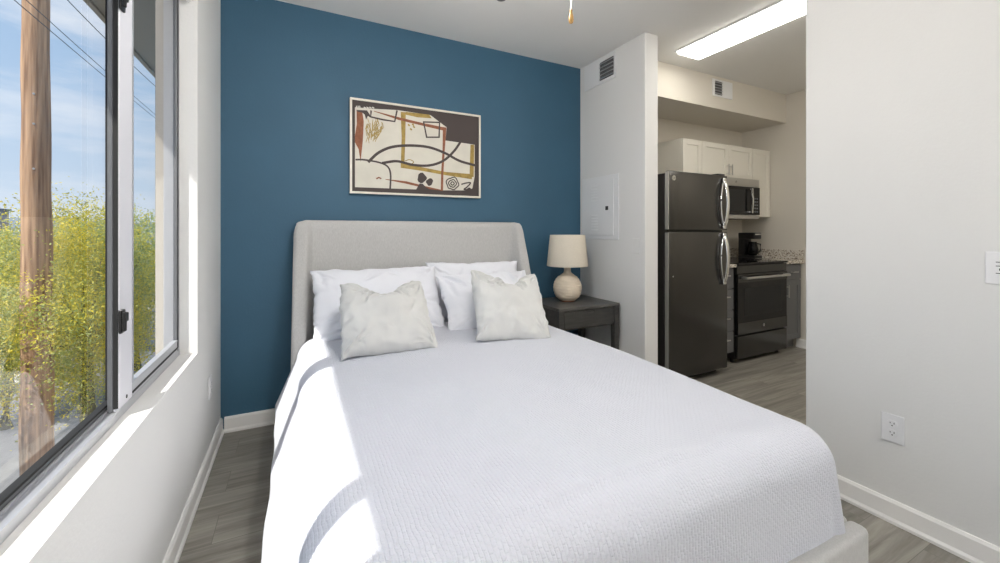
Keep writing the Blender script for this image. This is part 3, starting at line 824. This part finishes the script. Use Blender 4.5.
lx, ly = 1.955, 2.665
lamp = thing('table_lamp', 'cream ribbed ceramic table lamp with a linen drum shade', 'lamp', (lx, ly, nz))
prof = [(.050, .004), (.064, .010), (.085, .030), (.102, .062), (.110, .100), (.108, .130), (.097, .162), (.078, .190), (.052, .212), (.034, .226), (.028, .240), (.027, .262), (.030, .268)]
pp = spline([(a, c, 0) for a, c in prof], 8)
b = new()
pr = []
for q_ in pp:
    r_, z_ = q_.x, q_.y
    if .03 < z_ < .20: r_ += .0050 * abs(math.sin(z_ * PI / .0235)) ** .6
    pr.append((r_, z_))
rg = lathe(b, (lx, ly, nz), pr, 48); close(b, rg[0]); close(b, rg[-1]); obj('ceramic_base', b, M['pot'], lamp, smooth=True)
b = new(); rg = lathe(b, (lx, ly, nz), [(.056, 0), (.058, .004), (.056, .0045), (.052, .0052)], 32); close(b, rg[0]); close(b, rg[-1]); obj('foot_ring', b, M['pot_foot'], lamp)
b = new(); rg = lathe(b, (lx, ly, nz), [(.011, .268), (.011, .32), (.016, .322), (.016, .36)], 16); close(b, rg[-1]); obj('socket', b, M['nickel'], lamp)
b = new()
zt, zb = .532, .282
lathe(b, (lx, ly, nz), [(.165, zb), (.1655, zb + .004), (.141, zt - .004), (.140, zt), (.138, zt), (.1385, zt - .004), (.163, zb + .004), (.163, zb), (.165, zb)], 56)
bmesh.ops.remove_doubles(b, verts=b.verts, dist=1e-5)
sh = obj('lamp_shade', b, M['shade'], lamp, smooth=True)
b = new()
for a in (0, 2 * PI / 3, 4 * PI / 3): tube(b, [(lx, ly, nz + zt - .02), (lx + .138 * math.cos(a), ly + .138 * math.sin(a), nz + zt - .012)], .002, 6)
tube(b, [(lx, ly, nz + .36), (lx, ly, nz + zt - .01)], .003, 8)
obj('shade_spider', b, M['nickel'], sh)

# ------------------------------------------------------------------ ceiling fan, kitchen light and added fill lamps
fx, fy = .59, 1.16
fan = thing('ceiling_fan', 'ceiling fan whose hub tip and beaded pull chain hang over the bed', 'ceiling fan', (fx, fy, H))
b = new(); rg = lathe(b, (fx, fy, 0), [(.07, H - .001), (.07, H - .03), (.03, H - .07), (.014, H - .08), (.014, H - .19), (.05, H - .20), (.105, H - .23), (.11, H - .30), (.08, H - .34), (.06, H - .36), (.06, H - .40)], 32)
close(b, rg[0]); close(b, rg[-1]); obj('motor_housing', b, M['fan_metal'], fan, auto=50)
for k in range(5):
    a = R(20 + 72 * k); b = new()
    ca, sa = math.cos(a), math.sin(a)
    for (r0, r1, w0, w1, zz, th) in ((.10, .22, .02, .045, H - .295, .006), (.19, .62, .055, .07, H - .285, .007)):
        v = []
        for zt_ in (0, th):
            for (r_, w_, s) in ((r0, w0, -1), (r1, w1, -1), (r1, w1, 1), (r0, w0, 1)):
                v.append(b.verts.new((fx + r_ * ca - s * w_ * sa, fy + r_ * sa + s * w_ * ca, zz + zt_ + s * w_ * .18)))
        b.faces.new(v[:4]); b.faces.new(v[4:])
        for i in range(4): b.faces.new((v[i], v[(i + 1) % 4], v[4 + (i + 1) % 4], v[4 + i]))
    obj('blade', b, M['fan_blade'], fan)
b = new(); rg = lathe(b, (fx, fy, 0), [(.014, 1.992), (.05, 2.03), (.10, 2.10), (.135, 2.18), (.14, 2.25), (.12, 2.29), (.06, 2.30)], 40); close(b, rg[0]); close(b, rg[-1])
obj('fill_light_bowl', b, M['fan_fill_glow'], fan, smooth=True, label='unseen frosted glass bowl, its glow added as fill')  # bowl is out of view; its glow is added fill for the bedroom
b = new(); rg = lathe(b, (fx, fy, 0), [(.006, 1.965), (.015, 1.967), (.018, 1.973), (.014, 1.990), (.017, 1.994)], 20); close(b, rg[0]); close(b, rg[-1]); obj('finial', b, M['fan_metal'], fan, smooth=True)
chx, chy = fw[0] * 1.2 + rt[0] * .211, fw[1] * 1.2 + rt[1] * .211
b = new()
tube(b, [(fx, fy, 2.315), (chx, chy, 2.315)], .005, 8); tube(b, [(chx, chy, 2.315), (chx, chy, 1.875)], .0009, 6)
z = 1.875
while z < 2.31:
    bmesh.ops.create_icosphere(b, subdivisions=1, radius=.0016, matrix=Matrix.Translation((chx, chy, z))); z += .0045
ch = obj('pull_chain', b, M['nickel'], fan)
b = new(); zc = 1.836
rg = lathe(b, (chx, chy, zc), [(.002, 0), (.0055, .002), (.0075, .010), (.0070, .020), (.0045, .030), (.0038, .036), (.0048, .039), (.002, .042)], 16); close(b, rg[0]); close(b, rg[-1])
obj('wooden_knob', b, M['knob_wood'], ch, smooth=True, label='turned light-wood knob')

def flush_fill_lamp(x, y, label, glow='fill_lamp_glow'):  # unseen lamps, added to brighten bedroom and kitchen
    t = thing('added_ceiling_lamp', label, 'added ceiling lamp', (x, y, H))
    b = new(); rg = lathe(b, (x, y, 0), [(.27, H - .001), (.27, H - .035), (.25, H - .04)], 40); close(b, rg[0]); close(b, rg[-1]); obj('base_ring', b, M['nickel'], t, auto=40)
    b = new(); rg = lathe(b, (x, y, 0), [(.25, H - .041), (.24, H - .07), (.18, H - .095), (.08, H - .108), (.01, H - .11)], 40); close(b, rg[0]); close(b, rg[-1]); obj('diffuser', b, M[glow], t, smooth=True)
flush_fill_lamp(.95, -.75, 'round flush ceiling lamp added as fill, nearest behind the camera')
flush_fill_lamp(.95, -1.8, 'round flush ceiling lamp added as fill, farthest behind the camera')

flush_fill_lamp(3.9, .25, 'round flush lamp added as fill in the unseen front of the kitchen', 'kitchen_fill_glow')  # added out of view to lift the kitchen's brightness
def fill_uplight(x, y, label):  # unseen uplights, added to brighten the bedroom ceiling
    t = thing('added_floor_lamp', label, 'added floor lamp', (x, y, 0))
    b = new(); rg = lathe(b, (x, y, 0), [(.14, 0), (.14, .015), (.02, .03)], 32); close(b, rg[0]); close(b, rg[-1]); obj('base', b, M['nickel'], t, auto=40)
    b = new(); tube(b, [(x, y, .03), (x, y, 1.76)], .012, 12); obj('pole', b, M['nickel'], t)
    b = new(); rg = lathe(b, (x, y, 1.76), [(.02, 0), (.12, .03), (.19, .09), (.195, .09), (.125, .022), (.02, -.006)], 36); obj('bowl', b, M['plate'], t, smooth=True)
    b = new(); rg = lathe(b, (x, y, 1.80), [(.165, .0), (.165, .012)], 36); close(b, rg[0]); close(b, rg[-1]); obj('diffuser', b, M['up_fill_glow'], t)
fill_uplight(1.85, -1.5, 'torchiere floor lamp added as fill by the right wall behind the camera')
fill_uplight(.3, -2.0, 'torchiere floor lamp added as fill in the corner behind the camera')
tl = thing('kitchen_ceiling_light', 'long lit rectangular ceiling fixture in the kitchen', 'ceiling light', (2.90, 1.68, H))
b = new(); box(b, 2.755, 3.045, 1.065, 2.300, H - .012, H - .001, .002); obj('frame', b, M['panel'], tl)
b = new(); box(b, 2.772, 3.028, 1.08, 2.285, H - .030, H - .012, .006, 3); obj('diffuser', b, M['tube'], tl)

# ------------------------------------------------------------------ kitchen
# fridge
fr = thing('refrigerator', 'dark stainless top-freezer refrigerator with bowed chrome handles', 'refrigerator', (2.935, 2.6, 0))
f0, f1, fyd = 2.578, 3.288, 2.203
b = new(); box(b, f0 + .002, f1 - .002, fyd + .044, 2.955, .035, 1.675, .006)
obj('cabinet_body', b, M['dark_steel'], fr)
def fdoor(name, z0, z1):
    b = new(); box(b, f0, f1, fyd, fyd + .036, z0, z1, .007, 3)
    d = obj(name, b, M['steel'], fr, auto=40)
    b = new(); box(b, f0 + .012, f1 - .012, fyd + .0362, fyd + .0438, z0 + .008, z1 - .008); obj('door_seal', b, M['gasket'], d)
    b = new(); box(b, f0 - .0042, f0 - .0002, fyd + .002, fyd + .035, z0 + .006, z1 - .006, .0008); obj('lit_edge_strip', b, M['chrome'], d)  # bright strip stands in for light on the door's side face
    return d
dz = 1.220
frz = fdoor('freezer_door', dz + .006, 1.690); rfd = fdoor('refrigerator_door', .055, dz - .006)
def bow(z0, z1, par, bulge_z):
    b = new(); x = f1 - .058; pts = []; rr = []
    n = 22
    for i in range(n + 1):
        s = i / n; zz = z0 + (z1 - z0) * s
        o_ = .040 * (math.sin(PI * s) ** .55)
        pts.append((x, fyd - .004 - o_, zz)); rr.append(.013)
    # flattened bar: two tubes welded by a box loft
    rings = []
    for i, p_ in enumerate(pts):
        s = i / n; w = .016 + .004 * abs(2 * s - 1); d_ = .009
        ring = [b.verts.new((p_[0] + w * math.cos(a), p_[1] + d_ * math.sin(a), p_[2])) for a in [k * PI / 6 for k in range(12)]]
        rings.append(ring)
    for i in range(n):
        for k in range(12): b.faces.new((rings[i][k], rings[i][(k + 1) % 12], rings[i + 1][(k + 1) % 12], rings[i + 1][k]))
    b.faces.new(rings[0]); b.faces.new(rings[-1])
    tube(b, [(x - .006 - .034 * math.sin(PI * i / n), fyd - .010, z0 + (z1 - z0) * i / n) for i in range(n + 1)], .0065, 10)  # second bar stands in for the handle's reflection in the door
    box(b, x - .02, x + .02, fyd - .02, fyd - .0005, z0 - .012, z0 + .03, .005); box(b, x - .02, x + .02, fyd - .02, fyd - .0005, z1 - .03, z1 + .012, .005)
    return obj('handle', b, M['chrome'], par, auto=50)
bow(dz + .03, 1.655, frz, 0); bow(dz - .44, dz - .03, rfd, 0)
def badge(par, x, z, r, y):
    b = new()
    tube(b, [(x, y, z), (x, y - .0015, z)], r, 28)
    bd = obj('badge', b, M['nickel'], par)
    b = text_bm('GE', r * 1.05, .0005)
    for v in b.verts: c = v.co.copy(); v.co = Vector((x + c.x, y - .0020 - c.z, z + c.y))
    rg = []
    for rr_ in (r * .82, r * .92): rg.append([b.verts.new((x + rr_ * math.cos(2 * PI * i / 28), y - .0018, z + rr_ * math.sin(2 * PI * i / 28))) for i in range(28)])
    for i in range(28): b.faces.new((rg[0][i], rg[0][(i + 1) % 28], rg[1][(i + 1) % 28], rg[1][i]))
    obj('badge_lettering', b, M['dark_steel'], bd)
badge(frz, f0 + .055, 1.635, .021, fyd)
b = new(); tube(b, [(f0 + .045, fyd, .865), (f0 + .045, fyd - .002, .865)], .006, 16); obj('lock_button', b, M['chrome'], rfd)
b = new(); box(b, f0 + .02, f1 - .02, fyd + .09, fyd + .11, 0.0, .036); obj('base_grille', b, M['black'], fr)
b = new(); box(b, f1 - .11, f1 - .02, fyd + .01, fyd + .09, 1.6905, 1.705, .003); obj('hinge_cover', b, M['black'], fr)

def shaker(par, x0, x1, z0, z1, y, mt, name='cabinet_door', rail=.052):
    "recessed-panel door whose face is at y"
    b = new(); g_ = .0015; x0 += g_; x1 -= g_; z0 += g_; z1 -= g_
    box(b, x0, x0 + rail, y, y + .019, z0, z1, .0015); box(b, x1 - rail, x1, y, y + .019, z0, z1, .0015)
    box(b, x0 + rail, x1 - rail, y, y + .019, z0, z0 + rail, .0015); box(b, x0 + rail, x1 - rail, y, y + .019, z1 - rail, z1, .0015)
    box(b, x0 + rail, x1 - rail, y + .009, y + .019, z0 + rail, z1 - rail)
    return obj(name, b, mt, par)
def bar_v(par, x, z0, z1, y, mt='nickel'):
    b = new(); tube(b, [(x, y - .028, z0), (x, y - .028, z1)], .0055, 12)
    for z in (z0 + .015, z1 - .015): tube(b, [(x, y - .028, z), (x, y, z)], .004, 8)
    obj('handle', b, M[mt], par, smooth=False)
def bar_h(par, x0, x1, z, y, rad=.0055, mt='nickel', so=.028):
    b = new(); tube(b, [(x0, y - so, z), (x1, y - so, z)], rad, 12)
    for x in (x0 + .015, x1 - .015): tube(b, [(x, y - so, z), (x, y, z)], rad * .8, 8)
    obj('handle', b, M[mt], par)
UY, UZ1 = 2.66, 2.115
def upper(x0, x1, z0, doors, label, hnd):
    t = thing('wall_cabinet', label, 'cabinet', ((x0 + x1) / 2, 2.82, z0), 'cream wall cabinets')
    b = new(); box(b, x0, x1, UY + .0195, KY1 - .001, z0, UZ1, .001); obj('body', b, M['cab_white'], t)
    xs = [x0 + (x1 - x0) * i / doors for i in range(doors + 1)]
    for i in range(doors):
        d = shaker(t, xs[i], xs[i + 1], z0, UZ1 - .004, UY, M['cab_white'])
        hs = hnd[i]
        if hs == 'r': bar_v(d, xs[i + 1] - .028, z0 + .03, z0 + .14, UY)
        if hs == 'l': bar_v(d, xs[i] + .028, z0 + .03, z0 + .14, UY)
    return t
upper(3.305, 3.575, 1.375, 1, 'tall cream wall cabinet behind the freezer top', 'n')
upper(3.577, 4.388, 1.765, 2, 'short cream two-door wall cabinet over the microwave', 'rl')
upper(4.390, 4.715, 1.375, 1, 'tall cream wall cabinet in the kitchen corner', 'n')
# microwave
mw = thing('microwave', 'stainless over-range microwave under the short wall cabinet', 'microwave', (3.98, 2.75, 1.345))
mx0, mx1, my, mz0, mz1 = 3.60, 4.383, 2.575, 1.345, 1.763
b = new(); box(b, mx0, mx1, my + .035, KY1 - .002, mz0, mz1 - .001, .003); obj('body', b, M['dark_steel'], mw)
b = new(); box(b, mx0, mx1, my + .008, my + .035, mz1 - .085, mz1 - .002, .003); tp = obj('vent_panel', b, M['nickel'], mw, label='stainless upper strip')
badge(tp, 3.99, mz1 - .043, .014, my + .008)
b = new(); box(b, mx0, mx1, my + .008, my + .035, mz0 + .001, mz0 + .042, .003); obj('lower_panel', b, M['nickel'], mw, label='stainless lower strip')
b = new(); box(b, mx0, mx1 - .165, my, my + .034, mz0 + .044, mz1 - .087, .004); md_ = obj('door', b, M['glass_black'], mw)
b = new(); box(b, mx0 + .06, mx1 - .26, my - .001, my, mz0 + .075, mz1 - .12); obj('window', b, M['gasket'], md_)
b = new(); tube(b, [(mx1 - .185, my - .03, mz0 + .06), (mx1 - .185, my - .036, mz0 + .16), (mx1 - .185, my - .036, mz1 - .20), (mx1 - .185, my - .03, mz1 - .105)], .010, 12)
for z in (mz0 + .07, mz1 - .115): tube(b, [(mx1 - .185, my - .03, z), (mx1 - .185, my, z)], .008, 8)
obj('handle', b, M['chrome'], md_)
b = new(); box(b, mx1 - .163, mx1, my + .002, my + .034, mz0 + .044, mz1 - .087, .003); cp = obj('control_panel', b, M['glass_black'], mw)
b = new()
for i in range(5):
    for j in range(3): box(b, mx1 - .13 + j * .035, mx1 - .108 + j * .035, my + .0008, my + .002, mz0 + .07 + i * .034, mz0 + .085 + i * .034)
obj('button', b, M['alu_dark'], cp, label='keypad')
# base cabinets
BY = 2.345
t = thing('drawer_cabinet', 'narrow grey drawer cabinet between fridge and range', 'cabinet', (3.44, 2.65, 0))
b = new(); box(b, 3.300, 3.592, BY + .02, KY1 - .002, .10, .885); box(b, 3.300, 3.592, BY + .08, KY1 - .002, 0, .10); obj('body', b, M['cab_grey'], t)
zz = [.105, .30, .495, .69, .88]
for i in range(4):
    b = new(); box(b, 3.303, 3.589, BY, BY + .0195, zz[i] + .004, zz[i + 1] - .004, .002); d = obj('drawer', b, M['cab_grey'], t)
    bar_h(d, 3.39, 3.50, (zz[i] + zz[i + 1]) / 2 + .03, BY)
t = thing('base_cabinet', 'grey base cabinet with drawer and door right of the range', 'cabinet', (4.56, 2.65, 0))
b = new(); box(b, 4.395, 4.716, BY + .02, KY1 - .002, .10, .885); box(b, 4.395, 4.716, BY + .08, KY1 - .002, 0, .10); obj('body', b, M['cab_grey'], t)
b = new(); box(b, 4.398, 4.696, BY, BY + .0195, .725, .875, .002); d = obj('drawer', b, M['cab_grey'], t); bar_h(d, 4.50, 4.60, .80, BY)
d = shaker(t, 4.398, 4.696, .11, .715, BY, M['cab_grey']); bar_v(d, 4.43, .55, .67, BY)
b = new(); box(b, 3.296, 3.594, BY - .025, KY1 - .001, .886, .918, .004); tag(obj('countertop', b, M['granite']), 'short granite countertop between fridge and range', 'countertop')
b = new(); box(b, 4.392, KX1 - .001, BY - .025, KY1 - .001, .886, .918, .004); box(b, KX1 - .022, KX1 - .001, BY - .02, KY1 - .001, .918, 1.020, .003)
tag(obj('countertop', b, M['granite']), 'granite countertop with backsplash in the kitchen corner', 'countertop')
struct('trim_backsplash', box(new(), 3.30, KX1 - .024, KY1 - .020, KY1 - .001, .919, 1.020), M['granite'], 'granite backsplash strip along the back kitchen wall', 'backsplash')
# range
rg_ = thing('kitchen_range', 'black and stainless electric range with a wide oven window', 'stove', (3.995, 2.65, 0))
r0, r1, ry = 3.60, 4.385, 2.315
b = new(); box(b, r0, r1, ry + .03, 2.955, .035, .905, .003); obj('body', b, M['black'], rg_)
for (x, y) in ((r0 + .04, ry + .08), (r1 - .04, ry + .08), (r0 + .04, 2.9), (r1 - .04, 2.9)):
    b = new(); tube(b, [(x, y, 0), (x, y, .036)], .018, 12); obj('foot', b, M['black'], rg_)
b = new(); box(b, r0 - .002, r1 + .002, ry - .01, 2.955, .906, .924, .004); ct = obj('cooktop', b, M['glass_black'], rg_)
for (x, y, r_) in ((3.80, 2.48, .105), (4.19, 2.48, .09), (3.80, 2.77, .08), (4.19, 2.77, .105)):
    b = new(); a = [[b.verts.new((x + q_ * math.cos(2 * PI * i / 36), y + q_ * math.sin(2 * PI * i / 36), .9246)) for i in range(36)] for q_ in (r_, r_ - .003)]
    for i in range(36): b.faces.new((a[0][i], a[0][(i + 1) % 36], a[1][(i + 1) % 36], a[1][i]))
    obj('burner_ring', b, M['alu_dark'], ct)
b = new(); box(b, r0, r1, ry + .004, ry + .03, .825, .900, .003); cpn = obj('control_strip', b, M['steel'], rg_, label='stainless strip')
b = new(); box(b, r0, r1, ry, ry + .029, .265, .822, .004); od = obj('oven_door', b, M['glass_black'], rg_)
b = new(); box(b, r0 + .002, r1 - .002, ry - .004, ry - .0002, .268, .375, .001); st = obj('lower_band', b, M['steel'], od, label='stainless band')
badge(st, 3.995, .325, .016, ry - .004)
b = new(); box(b, r0 + .002, r1 - .002, ry - .004, ry - .0002, .745, .820, .001); obj('upper_band', b, M['steel'], od, label='stainless band')
b = new(); box(b, r0 + .10, r1 - .10, ry - .0012, ry - .0002, .43, .69, .0005); obj('window', b, M['gasket'], od)
b = new(); tube(b, [(r0 + .045, ry - .05, .79), (r1 - .045, ry - .05, .79)], .012, 16)
for x in (r0 + .06, r1 - .06): box(b, x - .018, x + .018, ry - .055, ry - .004, .778, .802, .004)
obj('handle', b, M['nickel'], od, auto=50)
b = new(); box(b, r0, r1, ry, ry + .029, .045, .250, .004); obj('storage_drawer', b, M['steel'], rg_)
# coffee maker
cx, cy, cz = 4.53, 2.78, .919
cf = thing('coffee_maker', 'black drip coffee maker on the corner countertop', 'coffee maker', (cx, cy, cz))
b = new(); box(b, cx - .085, cx + .085, cy - .12, cy + .10, cz, cz + .035, .008); box(b, cx - .08, cx + .08, cy + .02, cy + .10, cz + .035, cz + .25, .008)
obj('body', b, M['black'], cf, auto=40)
b = new(); box(b, cx - .085, cx + .085, cy - .11, cy + .10, cz + .235, cz + .315, .012); hd = obj('brew_head', b, M['black'], cf, auto=40)
b = new(); box(b, cx - .06, cx + .06, cy - .114, cy - .110, cz + .285, cz + .303, .001); obj('chrome_band', b, M['chrome'], hd)
b = new(); rg = lathe(b, (cx, cy - .045, cz + .037), [(.045, 0), (.062, .02), (.066, .07), (.055, .12), (.046, .15), (.05, .165)], 28); close(b, rg[0]); close(b, rg[-1]); cr_ = obj('carafe', b, M['glass_black'], cf, smooth=True)
b = new(); tube(b, [(cx, cy - .10, cz + .18), (cx, cy - .145, cz + .175), (cx, cy - .15, cz + .10), (cx, cy - .11, cz + .07)], .009, 8); obj('handle', b, M['black'], cr_)

cf.scale = (.84, .84, .9)

# ------------------------------------------------------------------ outside
GZ = -2.7
struct('ground', box(new(), -60, XO - .02, -40, 70, GZ - .2, GZ), M['gravel'], 'dusty ground outside the window', 'ground')
def strip(name, x0, x1, z, mt, label, cat):
    return tag(obj(name, box(new(), x0, x1, -35, 65, GZ, GZ + z), mt), label, cat, kind='structure')
strip('road', -6.2, -1.9, .012, M['asphalt'], 'grey asphalt lane below the window', 'road')
strip('kerb', -6.5, -6.2, .14, M['kerb'], 'pale concrete kerb along the asphalt lane', 'kerb')
b = new(); box(b, -1.30, XO, -4, 9, 2.86, 3.02); box(b, -1.335, -1.30, -4, 9, 2.84, 3.06)
struct('roof_eave', b, M['eave'], 'overhanging roof edge above the window', 'eave')
b = new(); box(b, XO - .03, XO, -4, -2.1, -.6, 2.86); box(b, XO - .03, XO, -.35, WY0, -.6, 2.86); box(b, XO - .03, XO, -2.1, -.35, -.6, WZ0); box(b, XO - .03, XO, -2.1, -.35, WZ1, 2.86); box(b, XO - .03, XO, WY1, 9, -.6, 2.86); box(b, XO - .03, XO, WY0, WY1, -.6, WZ0); box(b, XO - .03, XO, WY0, WY1, WZ1, 2.86); box(b, XO - .05, XO, -4, 9, GZ, -.6)
struct('wall_exterior', b, M['stucco'], 'tan stucco outside face of the window wall', 'wall')
# pole
k = (36.5 - 500) / FPX; T = 5.5
pxx, pyy = (fw[0] + k * rt[0]) * T, (fw[1] + k * rt[1]) * T
t = thing('utility_pole', 'weathered brown wooden utility pole outside the window', 'pole', (pxx, pyy, GZ))
b = new(); n = 40; pts = []; rad = []
for i in range(n + 1):
    z = GZ + 9.5 * i / n
    pts.append((pxx + .006 * math.sin(i * .9) - .003 * (z - 1.5), pyy + .004 * math.cos(i * .7), z)); rad.append(.168 - .0055 * (z - GZ) + .002 * math.sin(i * 1.3))
tube(b, pts, rad, 24); obj('shaft', b, M['pole'], t, smooth=True)
for z in (2.05, 3.05, 2.65):
    b = new(); q_ = Vector((pxx + .03, pyy - .135, z)); d_ = Vector((.25, -1, 0)).normalized()
    tube(b, [q_, q_ + d_ * .02], .013, 10); obj('bolt', b, M['nickel'], t)
# wires
def wire(u0, v0, u1, v1, X, label):
    a = Vector(at(u0, v0, X=X)); c = Vector(at(u1, v1, X=X)); d_ = (c - a)
    p0 = a - d_ * 2.2; p1 = c + d_ * 5
    pts = [p0.lerp(p1, i / 24) - Vector((0, 0, .10 * math.sin(PI * i / 24))) for i in range(25)]
    b = new(); tube(b, pts, .005, 6)
    tag(obj('utility_wire', b, M['wire'], None, smooth=True), label, 'wire', 'utility wires beyond the eave')
wire(48, 14, 107, 67, -2.9, 'upper wire of the close pair crossing the sky beside the pole')
wire(48, 23, 107, 73, -2.9, 'lower wire of the close pair crossing the sky beside the pole')
wire(74, 0, 107, 33, -2.2, 'single wire just below the roof eave')
# trees
def tree(x, y, zc, rx, ry_, rz, n, leafm, label, seed, leaf=.05, grp=None):
    rs_ = np.random.RandomState(seed)
    t = thing('flowering_tree' if leafm == 'leaf_yellow' else 'leafy_tree', label, 'tree', (x, y, GZ), grp)
    b = new(); br_ends = []
    z0 = GZ
    tube(b, [(x, y, z0), (x + .05, y, z0 + (zc - rz - z0) * .6), (x, y + .05, zc - rz * .4)], [.13, .10, .08], 10)
    for i in range(16):
        a = rs_.uniform(0, 2 * PI); e_ = Vector((x + rx * .85 * math.cos(a) * rs_.uniform(.4, 1), y + ry_ * .85 * math.sin(a) * rs_.uniform(.4, 1), zc + rz * rs_.uniform(-.4, .75)))
        s_ = Vector((x, y, zc - rz * rs_.uniform(.4, .8))); m_ = s_.lerp(e_, .5) + Vector((0, 0, -.12 * rx))
        tube(b, [s_, m_, e_], [.045, .028, .008], 6); br_ends.append(e_)
    obj('trunk', b, M['bark'], t, smooth=True)
    # leaves gathered in many small sprays
    ns = n // 45
    cen = []
    while len(cen) < ns:
        q_ = rs_.normal(size=3); q_ /= np.linalg.norm(q_); rad_ = rs_.uniform(.35, 1) ** .5
        w_ = 1 + .22 * math.sin(5 * math.atan2(q_[1], q_[0]) + seed) + .15 * math.sin(7 * q_[2] + seed)
        cen.append((x + q_[0] * rx * rad_ * w_, y + q_[1] * ry_ * rad_ * w_, zc + q_[2] * rz * rad_ * w_))
    cen = np.array(cen)
    idx = rs_.randint(0, ns, n)
    pos = cen[idx] + rs_.normal(size=(n, 3)) * np.array([.15, .15, .11])
    d1 = rs_.normal(size=(n, 3)); d1 /= np.linalg.norm(d1, axis=1)[:, None]
    d2 = np.cross(d1, rs_.normal(size=(n, 3))); d2 /= np.linalg.norm(d2, axis=1)[:, None]
    L = leaf * rs_.uniform(.6, 1.3, (n, 1)); Wd = L * .42
    v = np.stack([pos - d1 * L * .5, pos + d2 * Wd * .5, pos + d1 * L * .5, pos - d2 * Wd * .5], 1).reshape(-1, 3) - np.array([x, y, GZ])
    me = bpy.data.meshes.new('foliage')
    me.vertices.add(4 * n); me.vertices.foreach_set('co', v.ravel())
    me.loops.add(4 * n); me.loops.foreach_set('vertex_index', np.arange(4 * n))
    me.polygons.add(n); me.polygons.foreach_set('loop_start', np.arange(n) * 4); me.polygons.foreach_set('loop_total', np.full(n, 4))
    me.update(); me.validate(); me.materials.append(M[leafm])
    o = bpy.data.objects.new('foliage', me); C.objects.link(o); o.parent = t
def pos(u, T): k = (u - 500) / FPX; return (fw[0] + k * rt[0]) * T, (fw[1] + k * rt[1]) * T
x, y = pos(84, 6.6); tree(x, y, .05, 1.0, 1.7, 1.35, 85000, 'leaf_yellow', 'bright yellow-flowering tree right of the pole outside', 1, .042)
x, y = pos(150, 11.5); tree(x - .3, y, .3, 1.6, 2.6, 1.35, 16000, 'leaf_green', 'green tree seen through the right-hand window pane', 2, .085)
x, y = pos(4, 8.0); tree(x, y, -.1, 1.6, 1.8, 1.45, 40000, 'leaf_green', 'pale green tree left of the pole outside', 3, .055)
x, y = pos(0, 5.2); tree(x - .60, y - .2, -.70, .60, .8, .90, 12000, 'leaf_yellow', 'low yellow-flowering tree in front of the pole foot', 4, .04)
x, y = pos(64, 13.0); tree(x, y, .0, 2.2, 3.0, 1.55, 16000, 'leaf_green', 'farthest green tree, behind the yellow tree and the pole', 5, .10)
# distant building and hills
x, y = pos(-2, 60)
t = thing('distant_building', 'small grey flat-roofed building on the horizon left of the pole', 'building', (x, y, GZ))
b = new(); box(b, x - 3, x - .2, y - 3, y + 3, GZ, 4.3); obj('wall', b, M['far_wall'], t)
b = new(); box(b, x - 3.2, x + .0, y - 3.2, y + 3.2, 4.3, 4.6); obj('roof', b, M['far_win'], t)
for i in range(2):
    b = new(); box(b, x - 2.6 + i * 1.05, x - 1.9 + i * 1.05, y - 3.02, y - 3, 2.6, 3.6); obj('window', b, M['far_win'], t)
b = new(); n = 60; ring0 = []; ring1 = []
for i in range(n + 1):
    a = R(85) + R(95) * i / n
    hx, hy = 180 * math.cos(a), 180 * math.sin(a)
    hgt = 1.22 + 3.2 + 2.5 * noise.noise(Vector((i * .21, 0, 0))) + 1.0 * noise.noise(Vector((i * .7, 3, 0)))
    ring0.append(b.verts.new((hx, hy, GZ))); ring1.append((b.verts.new((hx * 1.08, hy * 1.08, hgt)), b.verts.new((hx * 1.25, hy * 1.25, GZ))))
for i in range(n):
    b.faces.new((ring0[i], ring0[i + 1], ring1[i + 1][0], ring1[i][0])); b.faces.new((ring1[i][0], ring1[i + 1][0], ring1[i + 1][1], ring1[i][1]))
struct('hills', b, M['hill'], 'low hazy hills on the horizon', 'hills', smooth=True)
b = new(); box(b, -190, -60.1, -40, 230, GZ - .2, GZ - .05); box(b, -60, XO - .02, 70.1, 230, GZ - .2, GZ - .05)
struct('ground_far', b, M['gravel'], 'dusty ground reaching to the horizon', 'ground')
